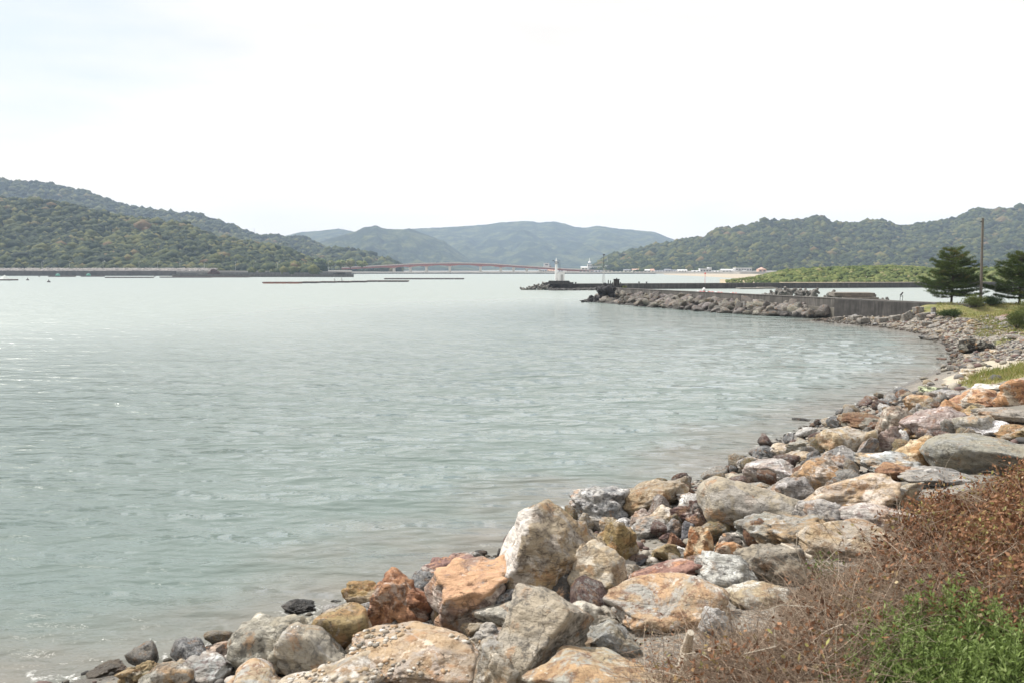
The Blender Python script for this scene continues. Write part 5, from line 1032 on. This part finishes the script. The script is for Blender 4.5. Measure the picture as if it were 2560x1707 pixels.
# armour stones in front of the near seawall
g = np.random.default_rng(40); PR = [rock_geo(900 + i, 3, 14, 11, .08, (1.9 if i % 2 else 1.25, 1, .85), 0) for i in range(9)]; PROT = []
for Q, F in PR: q = fit(Q, *(Q.max(0) - Q.min(0))); me = np_mesh('armour_stone', q, F, True); me.materials.append(RM['block']); PROT.append(me)
nA = A1[:2]; tdir = (B1 - A1)[:2]; tl_ = np.linalg.norm(tdir); tdir = tdir / tl_; nrm = np.array([tdir[1], -tdir[0]])
if nrm @ (-A1[:2]) < 0: nrm = -nrm
k = 0; cnt = 0
while cnt < 285 and k < 5000:
    k += 1; t = g.uniform(-.01, .74) ; s = g.uniform(.9, 1.0) if False else g.uniform(.7, 6.2); wid = np.interp(t, [0, .1, .4, .52, .60, .74], [4.2, 5.0, 6.2, 5.8, 4.6, 3.0])
    if s > wid + .5: continue
    p = nA + tdir * t * tl_ + nrm * s; zt = 1.45 * (1 - (s - .7) / wid) - .15; px, py = project(np.array([p[0], p[1], zt]))
    if px > 2120: continue
    if px > 1990: zt = zt * .45
    o = bpy.data.objects.new('armour_stone', PROT[int(g.integers(0, 9))]); COL.objects.link(o); sc_ = g.uniform(.42, .85); o.scale = (sc_, sc_, sc_ * .95); o.location = (p[0], p[1], zt + g.uniform(-.1, .15)); o.rotation_euler = (g.normal(0, .45), g.normal(0, .5), g.uniform(0, 6.28))
    q = g.uniform(.42, .85); o.color = (q, q * g.uniform(.94, 1.02), q * g.uniform(.88, 1.02), 1); tag(o, ('pale ' if q > .70 else 'grey ' if q > .55 else 'dark ') + ('large ' if sc_ > .66 else 'small ') + 'armour stone ' + ('at the waterline, ' if zt < .35 else 'half way up, ' if zt < .9 else 'high by the seawall, ') + ('beside the black crag' if px < 1570 else 'below the shrub' if px < 1630 else 'left of the buoy' if px < 1710 else 'below the white domed buoy' if px < 1800 else 'right of the net floats' if px < 1880 else 'before the first tetrapods' if px < 1950 else 'at the right end of the slope'), 'armour stone', 'armour stones before the near seawall'); cnt += 1
V, F = [], []
pp = []
for i in range(900):
    t = g.uniform(-.01, .72); s = g.uniform(.5, 6.0 - 3 * max(0, t - .5) / .2); p = nA + tdir * t * tl_ + nrm * s; zt = max(1.0 * (1 - s / 6.5) - .35, -.2); pp.append((p[0], p[1], zt))
V, F = blobs(np.array(pp), g.uniform(.35, .7, 900), 2, .2, 5); tag(link_mesh('rubble', np_mesh('rubble', V, F), MT['conc_d']), 'dark rubble core under the armour stones of the near seawall', 'rubble', None, 'stuff')
# mid beach stones, individually placed
g = np.random.default_rng(41); BM = ['gray', 'tan', 'pink', 'rust', 'bluegray', 'cream', 'olive']; PB = {}
for i, b_ in enumerate(BM):
    for j in range(3): Q, F = rock_geo(700 + i * 5 + j, 3, 12, 12, .1, (1.4, 1, .6)); me = np_mesh('beach_stone', fit(Q, 2.3, 1.6, 1.0), F, True); me.materials.append(RM[b_]); PB[(b_, j)] = me
BEACH = [cp(9, x, y) for x, y in ((-1500, 140), (-600, 60), (0, 20), (300, 60), (650, 20), (1100, 130), (1500, 60), (2091, 130), (2400, 200), (2500, 800), (1500, 790), (1250, 860), (960, 990), (740, 900), (560, 700), (480, 560), (420, 420), (130, 300), (-300, 240), (-1500, 200))]
cnt = 0; k = 0
NAMEC = {'gray': 'grey', 'tan': 'tan', 'pink': 'pinkish', 'rust': 'rusty brown', 'bluegray': 'dark blue grey', 'cream': 'pale cream', 'olive': 'olive brown'}
while cnt < 130 and k < 9000:
    k += 1; x, y = g.uniform(22, 56), g.uniform(36, 92); z = float(terr(x, y)); px, py = project(np.array([x, y, z]))
    if not bool(in_poly(px, py, BEACH)) or px > 2580 or (2380 < px < 2500 and 838 < py < 895): continue
    b_ = BM[int(g.integers(0, 7))]; o = bpy.data.objects.new('beach_stone', PB[(b_, int(g.integers(0, 3)))]); COL.objects.link(o); sc_ = g.uniform(.14, .42) if g.uniform() < .85 else .55; o.scale = (sc_, sc_, sc_); o.location = (x, y, z + .1 * sc_); o.rotation_euler = (g.normal(0, .2), g.normal(0, .2), g.uniform(0, 6.28)); o.color = (*([g.uniform(.65, 1.0)] * 3), 1)
    tag(o, ('larger ' if sc_ > .3 else 'small ') + NAMEC[b_] + ' stone on the mid beach ' + ('below the seawall' if y > 72 else 'above the black boulder' if y > 60 else 'beside the black boulder' if y > 54 else 'above the pale slabs') + (', near the water' if float(shore_dist(np.array([x]), np.array([y]))[0]) < 3 else ', up the bank'), 'beach stone', NAMEC[b_] + ' stones on the mid beach'); cnt += 1
# unnamed small stones filling the heap: too many to count
def scatter(name, n, area, sizes, label, pal, seed, cond, flat=(1.1, 1, .6), sub=2):
    g = np.random.default_rng(seed); x = g.uniform(area[0], area[1], n); y = g.uniform(area[2], area[3], n); z = terr(x, y); d = shore_dist(x, y)
    px, py = project(np.stack([x, y, z], -1)); ok = cond(x, y, z, d, px, py); x, y, z = x[ok], y[ok], z[ok]; n = len(x); R = sizes[0] + (sizes[1] - sizes[0]) * g.uniform(0, 1, n) ** 2.5
    V, F = blobs(np.stack([x, y, z + R * .25], -1), R, sub, .16, seed, np.stack([g.uniform(.8, 1.4, n), g.uniform(.7, 1.1, n), g.uniform(.45, .8, n)], -1))
    me = np_mesh(name, V, F, True, np.repeat(g.uniform(0, 1, n), len(ICO[sub][0]))); tag(link_mesh(name, me, pal), label, None, None, 'stuff'); return n
def pebble_mat(nm_, cols):
    pm, nt, b, o = new_mat(nm_); at = N(nt, 'ShaderNodeAttribute', attribute_name='tint'); tcn = N(nt, 'ShaderNodeTexCoord'); r_ = N(nt, 'ShaderNodeValToRGB'); r_.color_ramp.interpolation = 'CONSTANT'
    e_ = r_.color_ramp.elements
    while len(e_) < len(cols): e_.new(.5)
    for i, c_ in enumerate(cols): e_[i].position = i / len(cols); e_[i].color = rgba(c_)
    L(nt, at.outputs['Fac'], r_.inputs[0]); geo = N(nt, 'ShaderNodeNewGeometry')
    cc = mixc(nt, 1.0, r_.outputs[0], ramp(nt, noise(nt, tcn.outputs['Object'], 9, 8, .7), [(.3, (.55, .54, .52)), (.7, (1.15, 1.15, 1.15))]), 'MULTIPLY')
    sz = N(nt, 'ShaderNodeSeparateXYZ'); L(nt, geo.outputs['Position'], sz.inputs[0]); wt = mrange(nt, sz.outputs['Z'], .12, .36, 1, 0); cc = mixc(nt, wt, cc, mixc(nt, 1.0, cc, (.3, .29, .27), 'MULTIPLY'))
    L(nt, cc, b.inputs['Base Color']); b.inputs['Roughness'].default_value = .85; L(nt, bump(nt, noise(nt, tcn.outputs['Object'], 25, 6, .7), .6, .02), b.inputs['Normal'])
    return pm
cols = [(.15, .14, .13), (.27, .22, .15), (.07, .07, .07), (.36, .33, .28), (.20, .13, .09), (.19, .18, .17), (.46, .43, .39), (.15, .10, .09), (.24, .22, .18)]  # stone tones kept dark, partly painting in the shade of the boulder gaps
pm = pebble_mat('pebble_mix', cols)
shell_m = pebble_mat('shell_mix', [(.48, .43, .35), (.40, .30, .19), (.52, .48, .42), (.22, .20, .17), (.45, .31, .19), (.60, .57, .52), (.30, .26, .21)])
notbr = lambda px, py: ~in_poly(px, py, BRUSH)
scatter('cobbles', 1500, (-9, 30, 9, 48), (.08, .26), 'mixed cobbles packed in the gaps between the boulders', pm, 51, lambda x, y, z, d, px, py: (d > -.15) & (d < 7.5) & (y < 48 - .0 * x) & (px < 2600) & (py > 985 - .2 * (px - 2000)) & ~((y > 36) & (py < 990) & (px < 2300)))
scatter('pebbles', 16000, (-9, 22, 8, 34), (.02, .085), 'small pebbles between the boulders of the heap', pm, 52, lambda x, y, z, d, px, py: (d > -.3) & (d < 6) & (px < 2400), sub=1)
scatter('gravel', 34000, (20, 62, 34, 94), (.04, .17), 'grey gravel and small stones of the mid beach', pm, 53, lambda x, y, z, d, px, py: in_poly(px, py, BEACH) & (d > .15), sub=1)
# shells and chips strewn on the broad slab stones, dropped from above on to their tops
from mathutils.bvhtree import BVHTree
VV, FF, nb_ = [], [], 0
for o in list(COL.objects):
    if o.name.startswith('boulder') and o.type == 'MESH' and any(k_ in o['label'] for k_ in ('slab', 'bottom edge', 'mottled', 'small pale stone above', 'olive triangular', 'flat cream')):
        Mw = np.array(o.data.vertices[0].co); co = np.empty(len(o.data.vertices) * 3, np.float32); o.data.vertices.foreach_get('co', co); co = co.reshape(-1, 3) + np.array(o.location)
        fi = np.empty(len(o.data.polygons) * 3, np.int32); o.data.loops.foreach_get('vertex_index', fi); VV.append(co); FF.append(fi.reshape(-1, 3) + nb_); nb_ += len(co)
bvh = BVHTree.FromPolygons(np.concatenate(VV).tolist(), np.concatenate(FF).tolist()); g = np.random.default_rng(57); P = []
SL = [(870, 1580), (1000, 1560), (1200, 1600), (1300, 1640), (1250, 1720), (700, 1720)]
for i in range(24000):
    x, y = g.uniform(-4, 3), g.uniform(5.5, 13); h_ = bvh.ray_cast(Vector((x, y, 8)), Vector((0, 0, -1)))
    if h_[0] is None or h_[1].z < .72: continue
    u_, w_ = project(np.array(h_[0])); 
    if bool(in_poly(u_, w_, SL)) and vnoise(np.array([x * 2.2, y * 2.2, .5])) > -.25: P.append((x, y, h_[0].z + .006))
P = np.array(P)[:260]; n = len(P); V, F = blobs(P, .012 + .035 * g.uniform(0, 1, n) ** 2, 1, .2, 58, np.stack([g.uniform(.8, 1.5, n), g.uniform(.7, 1.1, n), g.uniform(.3, .7, n)], -1))
tag(link_mesh('shells', np_mesh('shells', V, F, True, np.repeat(g.uniform(0, 1, n), len(ICO[1][0]))), shell_m), 'broken shells and chips strewn on the broad slab stones', None, None, 'stuff')
# broken rubble stones wedged between the boulders, each its own stone
g = np.random.default_rng(43); cnt = k = 0; placed = []; WH = lambda px, py: 'below the giant smooth boulder' if px > 1700 and py > 1250 else 'left of the giant smooth boulder' if px > 1560 and py > 1180 else 'around the cream angular boulder' if px > 1380 and py > 1250 else 'beside the bright orange boulder' if px > 1000 and py > 1250 else 'near the pitted grey boulder' if py > 1400 else 'on the water side of the right slope' if py > 1060 and px < 1960 else 'in the middle of the right slope' if py > 1060 else 'at the top of the right slope'
RB = {}
for i, b_ in enumerate(BM + ['white', 'maroon']):
    for j in range(2): Q, F = rock_geo(820 + i * 5 + j, 3, 20, 9, .13, (1.3, 1, .75)); me = np_mesh('rubble_stone', fit(Q, 2.2, 1.7, 1.35), F, True); me.materials.append(RM[b_]); RB[(b_, j)] = me
NAMEC['white'] = 'whitish'; NAMEC['maroon'] = 'dark maroon'
while cnt < 150 and k < 20000:
    k += 1; x, y = g.uniform(-6, 24), g.uniform(7, 42); d_ = float(shore_dist(np.array([x]), np.array([y]))[0])
    if d_ < .1 or d_ > 6.5: continue
    z = float(terr(np.array([x]), np.array([y]))[0]); px, py = project(np.array([x, y, z]))
    if px > 2450 or px < 300 or py > 1690 or py < 990 or bool(in_poly(px, py, BRUSH)): continue
    if any((x - q[0]) ** 2 + (y - q[1]) ** 2 < .3 for q in placed): continue
    placed.append((x, y)); b_ = (BM + ['white', 'maroon'])[int(g.integers(0, 9))]; sc_ = g.uniform(.13, .34); o = bpy.data.objects.new('rubble_stone', RB[(b_, int(g.integers(0, 2)))]); COL.objects.link(o)
    o.scale = (sc_, sc_, sc_); o.location = (x, y, z + .35 * sc_ + .08); o.rotation_euler = (g.normal(0, .5), g.normal(0, .5), g.uniform(0, 6.28)); o.color = (*([g.uniform(.7, 1.05)] * 3), 1)
    tag(o, ('larger ' if sc_ > .25 else 'small ') + NAMEC[b_] + ' rubble stone wedged ' + WH(px, py), 'rubble stone', 'rubble stones wedged between the boulders'); cnt += 1
# driftwood standing in the brush
def drift(pts, r, name, label, cat):
    m = MB(); P = [Vector([float(v) for v in p]) for p in pts]
    for i in range(len(P) - 1): m.tube(P[i], P[i + 1], r[i], r[i + 1], 9)
    return tag(m.build(name, MT['drift']), label, cat)
a = hit(*cp(6, 1370, 1475), .05); b_ = hit(*cp(6, 1410, 1300), .28); c_ = hit(*cp(6, 1440, 1175), .52)
drift([a, (a * .5 + b_ * .5) + [.02, 0, 0], b_, c_], [.055, .07, .06, .035], 'driftwood', 'bleached driftwood stump leaning in the dry brush', 'driftwood')
a = hit(*cp(5, 1020, 1330), .15); b_ = hit(*cp(5, 1085, 1265), .45); c_ = hit(*cp(5, 760, 1095), .7)
drift([hit(*cp(5, 900, 1350), .25), hit(*cp(5, 690, 1255), .45)], [.03, .022], 'driftwood', 'thin pale branch lying across the grey boulder with the brown top', 'driftwood')
# ================================================================== VEGETATION
g = np.random.default_rng(61)
BROWN = leaf_mat('dead_vine_leaves', [(0, (.07, .035, .02)), (.3, (.20, .095, .05)), (.55, (.33, .18, .10)), (.72, (.24, .20, .07)), (.88, (.34, .34, .12)), (1, (.60, .46, .33))], .75, .2)
STRAW = leaf_mat('dry_straw', [(0, (.08, .048, .032)), (.4, (.26, .19, .135)), (.75, (.46, .37, .285)), (1, (.66, .58, .47))], .8, .1)
GREEN = leaf_mat('fresh_weed_leaves', [(0, (.055, .085, .025)), (.4, (.13, .19, .05)), (.75, (.22, .30, .09)), (1, (.34, .42, .17))], .55, .4)
def brush_pts(n, area, poly, h, seed, extra=None):
    g = np.random.default_rng(seed); x = g.uniform(area[0], area[1], n); y = g.uniform(area[2], area[3], n); z = terr(x, y)
    px, py = project(np.stack([x, y, z + h], -1)); px, py = px + g.normal(-52, 36, n), py + g.normal(-22, 20, n); ok = in_poly(px, py, poly) & ~in_poly(px, py, WEEDS)
    if extra is not None: ok &= extra(x, y, px, py, g)
    return x[ok], y[ok], z[ok], px[ok], py[ok], g
def mound(x, y): return .12 + .60 * np.clip(n2(x * 1.5, y * 1.5, 71, 3) * 1.5 + .45, 0, 1)
AR = (.2, 16, 3.2, 22)
straw_f = lambda px, py: sst(0, 1, .5 + (py - 1330) / 300 - (px - 2150) / 600 * 1.0)        # dead grass low and left, vine leaves up and right
# matted vine leaves
x, y, z, px, py, g = brush_pts(700000, AR, BRUSH, .35, 62, lambda x, y, px, py, g: (g.uniform(0, 1, x.shape) < (1 - .80 * straw_f(px, py))) & (py < 1800) & (px < 2720))
hh = mound(x, y); u = g.uniform(0, 1, len(x)) ** .55; P = np.stack([x, y, z + hh * u], -1); n = len(P)
D = unit(g.normal(0, 1, (n, 3)) + [0, 0, .25]); Sd = unit(np.cross(D, g.normal(0, 1, (n, 3)))); V, F = leaf_quads(P, D, Sd, g.uniform(.04, .09, n), g.uniform(.022, .045, n))
tint = np.clip(.40 + .35 * n2(x * 1.3, y * 1.3, 72, 3) + g.normal(0, .20, n), 0, 1); tag(link_mesh('dead_vines', np_mesh('dead_vines', V, F, False, np.repeat(tint, 4)), BROWN), 'mat of brown and olive dying vine leaves on the bank', None, None, 'stuff')
# straw stems, bent
def stems(n, area, poly, h, seed, ln, wd, extra, up, name, label, mat, tl=.5):
    x, y, z, px, py, g = brush_pts(n, area, poly, h, seed, extra); n = len(x); P = np.stack([x, y, z + mound(x, y) * g.uniform(-.1, .8, n)], -1)
    D = unit(g.normal(0, 1, (n, 3)) * [1, 1, .5] + [0, 0, up]); Ls = g.uniform(ln[0], ln[1], n)[:, None]; W_ = g.uniform(wd[0], wd[1], n)[:, None]; Vs = []; seg = 5
    bend = unit(g.normal(0, 1, (n, 3))) * .35 + np.array([0, 0, -.25]); q = P.copy(); d = D.copy(); side = unit(np.cross(D, g.normal(0, 1, (n, 3)))); s2_ = unit(np.cross(D, side))
    for k in range(seg + 1):
        w = W_ * (1 - .75 * k / seg); Vs += [q + side * w, q - side * .5 * w + s2_ * .87 * w, q - side * .5 * w - s2_ * .87 * w]; q = q + d * Ls / seg; d = unit(d + bend * .35)
    V = np.stack(Vs, 1).reshape(-1, 3); m_ = 3 * (seg + 1); base = (np.arange(n) * m_)[:, None, None]; fs = []
    for k in range(seg):
        for i in range(3): a, b_ = 3 * k + i, 3 * k + (i + 1) % 3; fs.append([a, b_, b_ + 3, a + 3])
    F = (np.array(fs)[None] + base).reshape(-1, 4); tint = np.clip(tl + .25 * n2(x * .9, y * .9, seed, 2) + g.normal(0, .2, n), 0, 1)
    tag(link_mesh(name, np_mesh(name, V, F, True, np.repeat(tint, m_)), mat), label, None, None, 'stuff')
stems(150000, (.2, 11, 3.4, 14), BRUSH, .3, 63, (.25, .9), (.0016, .0042), lambda x, y, px, py, g: (g.uniform(0, 1, x.shape) < .08 + .70 * straw_f(px, py)) & (px < 2650), .35, 'dry_grass', 'tangled dead grass stems on the bank', STRAW)
EDGE = [(1500, 1707), (1560, 1560), (1680, 1500), (1760, 1520), (1700, 1640), (1800, 1900), (1450, 1900)]
stems(9000, (-1, 4, 3.6, 10), EDGE, .1, 64, (.12, .45), (.0010, .0022), lambda x, y, px, py, g: g.uniform(0, 1, x.shape) < .8, .5, 'dry_grass', 'thin dead grass wisps between the lower boulders', STRAW)
x, y, z, px, py, g = brush_pts(9000, (-1, 4, 3.6, 10), EDGE, .1, 65); n = len(x); P = np.stack([x, y, z + g.uniform(0, .2, n)], -1); D = unit(g.normal(0, 1, (n, 3)) * [1, 1, .6]); Sd = unit(np.cross(D, g.normal(0, 1, (n, 3))))
V, F = leaf_quads(P, D, Sd, g.uniform(.03, .07, n), g.uniform(.012, .025, n)); tag(link_mesh('dead_leaves', np_mesh('dead_leaves', V, F, False, np.repeat(np.clip(g.normal(.45, .2, n), 0, 1), 4)), BROWN), 'fallen brown leaves between the lower boulders', None, None, 'stuff')
# longer bare canes that stand out of the tangle
g = np.random.default_rng(66)
for i, (x0, y0, x1, y1, h0, h1) in enumerate([(590, 1568, 600, 1080, .1, .75), (480, 1120, 880, 1075, .3, .5), (830, 1240, 960, 1080, .2, .6), (300, 1500, 620, 1330, .2, .55), (650, 1340, 900, 1568, .3, .2), (820, 900, 760, 560, .2, .9), (1960, 900, 2000, 740, .3, .7), (900, 820, 1020, 700, .3, .6), (20, 1385, 200, 1420, .3, .4)]):
    a = hit(*cp(8, x0, y0), h0); b_ = hit(*cp(8, x1, y1), h1); mid_ = (a + b_) / 2 + [g.normal(0, .05), 0, .06]; m = MB(); m.tube(a, mid_, .006, .005, 5); m.tube(mid_, b_, .005, .003, 5)
    tag(m.build('dead_cane', MT['drift']), ['tall upright bare cane rising from the bottom of the dry grass', 'long bare cane lying level above the tangled dead grass', 'short slanting cane in the middle of the dead grass', 'crooked bare cane slanting up at the lower left of the brush', 'bare cane curving down to the lower right of the dead grass', 'tall thin cane standing by the green sprig', 'thin upright cane among the brown vine leaves at the right', 'slanting dark cane crossing the green sprig', 'bare cane lying level beside the driftwood stump'][i], 'cane', 'bare canes in the brush')
# green weeds: separate clumps in the lower right corner
def weed(cx, cy, rad, hgt, nst, seed, label, name='green_weed'):
    g = np.random.default_rng(seed); zb = float(terr(cx, cy)); e = empty(name, (cx, cy, zb), label, 'weed'); Ps, Ds, Ls, Ws, T_ = [], [], [], [], []; m = MB()
    for i in range(nst):
        a, r = g.uniform(0, 6.28), rad * math.sqrt(g.uniform(0, 1)); bx, by = r * math.cos(a), r * math.sin(a); bz = float(terr(cx + bx, cy + by)) - zb
        H = hgt * g.uniform(.55, 1.45) * (1 - .45 * (r / rad) ** 2); lean = np.array([bx, by, 0]) / rad * .25 + g.normal(0, .06, 3) * [1, 1, 0]; top = np.array([bx, by, bz + H]) + lean * H; b0 = np.array([bx, by, bz])
        m.tube(b0, top, .003, .0015, 4); nl = int(26 * H / .5) + 8; t = g.uniform(.12, 1.0, nl)[:, None]; p = b0 + (top - b0) * t; aa = g.uniform(0, 6.28, nl)
        d = unit(np.stack([np.cos(aa), np.sin(aa), g.uniform(.3, 1.3, nl)], -1)); Ps.append(p); Ds.append(d); Ls.append(g.uniform(.05, .105, nl) * (1.15 - .5 * t[:, 0])); Ws.append(g.uniform(.010, .020, nl)); T_.append(np.clip(.25 + .5 * t[:, 0] + g.normal(0, .15, nl) + .1 * math.sin(seed + i), 0, 1))
    P, D = np.concatenate(Ps), np.concatenate(Ds); Sd = unit(np.cross(D, g.normal(0, 1, P.shape))); V, F = leaf_quads(P, D, Sd, np.concatenate(Ls), np.concatenate(Ws))
    link_mesh('leaves', np_mesh('leaves', V, F, False, np.repeat(np.concatenate(T_), 4)), GREEN, e); m.build('stem', GREEN, e)
for i, (px, py, rad, h, ns, lb) in enumerate([(2230, 1640, .5, .46, 120, 'feathery green weed clump at the left side of the corner patch'), (2365, 1560, .38, .52, 110, 'tallest feathery green weed clump with its tip against the brown brush'), (2480, 1590, .5, .42, 120, 'green weed clump at the right edge, upper part of the corner patch'),
        (2330, 1690, .5, .42, 130, 'green weed clump at the bottom of the corner patch, middle'), (2500, 1700, .5, .42, 130, 'green weed clump filling the bottom right corner'), (2170, 1710, .38, .36, 70, 'low green weed clump at the bottom left end of the corner patch'), (2290, 1560, .35, .36, 70, 'small green weed clump between the left clump and the tallest one'), (2600, 1620, .5, .44, 100, 'green weed clump cut by the right edge of the picture')]):
    p = hit(px, py + 25, .12); weed(p[0], p[1], rad, h, ns, 80 + i, lb)
p = hit(*cp(8, 915, 850), .15)
g = np.random.default_rng(90); e = empty('green_sprig', (p[0], p[1], p[2] - .15), 'small broad leaved green sprig alone among the dry stems', 'plant'); n = 70
P = g.normal(0, 1, (n, 3)) * [.10, .10, .07] + [0, 0, .22]; D = unit(g.normal(0, 1, (n, 3)) + [0, 0, .4]); V, F = leaf_quads(P, D, unit(np.cross(D, g.normal(0, 1, (n, 3)))), g.uniform(.06, .10, n), g.uniform(.025, .04, n)); link_mesh('leaves', np_mesh('leaves', V, F, False, np.repeat(g.uniform(0, .6, n), 4)), GREEN, e)
m = MB(); [m.tube((0, 0, -.1), tuple(P[i] * .8), .004, .002, 4) for i in range(8)]; m.build('stem', GREEN, e)
# grass on the mid beach and bank
def grass(n, area, cond, h, seed, label, mat, tl, w=.02):
    g = np.random.default_rng(seed); x = g.uniform(area[0], area[1], n); y = g.uniform(area[2], area[3], n); z = terr(x, y); px, py = project(np.stack([x, y, z], -1)); ok = cond(x, y, px, py); x, y, z = x[ok], y[ok], z[ok]; n = len(x)
    hv = h * g.uniform(.4, 1.2, n) * (.6 + .8 * np.clip(n2(x * .6, y * .6, seed, 3) + .5, 0, 1)); D = unit(g.normal(0, 1, (n, 3)) * [.5, .5, .1] + [0, 0, 1]); V, F = leaf_quads(np.stack([x, y, z - .02], -1), D, unit(np.cross(D, g.normal(0, 1, (n, 3)))), hv, np.full(n, w) * g.uniform(.6, 1.4, n))
    tint = np.clip(tl + .35 * n2(x * .5, y * .5, seed + 1, 3) + g.normal(0, .15, n), 0, 1); tag(link_mesh('grass', np_mesh('grass', V, F, False, np.repeat(tint, 4)), mat), label, None, None, 'stuff')
BANKG = leaf_mat('bank_grass', [(0, (.06, .09, .02)), (.4, (.13, .17, .035)), (.7, (.26, .25, .08)), (1, (.42, .34, .18))], .8, .3)
grass(60000, (20, 60, 30, 90), lambda x, y, px, py: in_poly(px, py, GRASS[0]) | in_poly(px, py, GRASS[2]) | in_poly(px, py, GRASS[3]), .22, 91, 'green grass on the bank above the mid beach', BANKG, .35, .03)
grass(110000, (16, 50, 28, 60), lambda x, y, px, py: in_poly(px, py, GRASS[1]), .34, 92, 'dry tan and green grass above the pale slabs', BANKG, .66, .022)
grass(90000, (36, 80, 60, 104), lambda x, y, px, py: (shore_dist(x, y) > 2.4) & (px < 2700) & ((px > 2435) | ((terr(x, y) > 1.3) & (px > 2340))) , .25, 93, 'grass along the crest by the pines', BANKG, .66, .04)
for px, py, w, h, Y, t, lb in ((2432, 768, 60, 34, 74, .55, 'bright yellow green bush at the foot of the utility pole'), (2478, 764, 60, 26, 73, .05, 'dark green bush right of the utility pole'), (2375, 795, 56, 24, 66, .25, 'low green brown bush where the seawall meets the beach'), (2545, 825, 70, 62, 52, .5, 'leafy olive bush at the right edge above the mid beach'), (2580, 790, 80, 50, 58, .65, 'yellowish bush cut by the right edge below the far pine')):
    bp = hit(px, py, 0); Y = bp[1]; b_ = at_y(px, py, Y); wv = w * Y / FPX; hv = h * Y / FPX; gg = np.random.default_rng(int(px)); e = empty('bush', (b_[0], Y, float(terr(b_[0], Y))), lb, 'bush'); n = 5200
    ctr = gg.normal(0, 1, (40, 3)); ctr = unit(ctr) * gg.uniform(.2, 1, (40, 1)) * [wv * .42, wv * .36, hv * .40] + [0, 0, hv * .45]; P = ctr[gg.integers(0, 40, n)] + gg.normal(0, 1, (n, 3)) * np.array([wv, wv, hv]) * .09; P[:, 2] = np.maximum(P[:, 2], .02)
    D = unit(gg.normal(0, 1, (n, 3)) + [0, 0, .3]); V, F = leaf_quads(P, D, unit(np.cross(D, gg.normal(0, 1, (n, 3)))), gg.uniform(.06, .14, n), gg.uniform(.03, .06, n)); link_mesh('leaves', np_mesh('leaves', V, F, False, np.repeat(np.clip(t + gg.normal(0, .15, n), 0, 1), 4)), SHRUBS if t > .3 else NEEDLE, e)
    m = MB(); [m.tube((0, 0, -.1), tuple(ctr[i]), .03, .01, 5) for i in range(10)]; m.build('branch', MT['bark'], e)
# ================================================================== HAZE
hz = MB().quadbox([(-4500, -300, -7), (4500, -300, -7), (4500, 6500, -7), (-4500, 6500, -7), (-4500, -300, 420), (4500, -300, 420), (4500, 6500, 420), (-4500, 6500, 420)])
vm = bpy.data.materials.new('haze_air'); vm.use_nodes = True; nt = vm.node_tree; nt.nodes.clear(); o = N(nt, 'ShaderNodeOutputMaterial'); v_ = N(nt, 'ShaderNodeVolumePrincipled')
v_.inputs['Color'].default_value = (.60, .75, 1.0, 1); v_.inputs['Density'].default_value = HAZE; v_.inputs['Anisotropy'].default_value = .0; L(nt, v_.outputs[0], o.inputs['Volume'])
tag(hz.build('haze', vm), 'thin blue air haze over the bay', None, None, 'stuff')
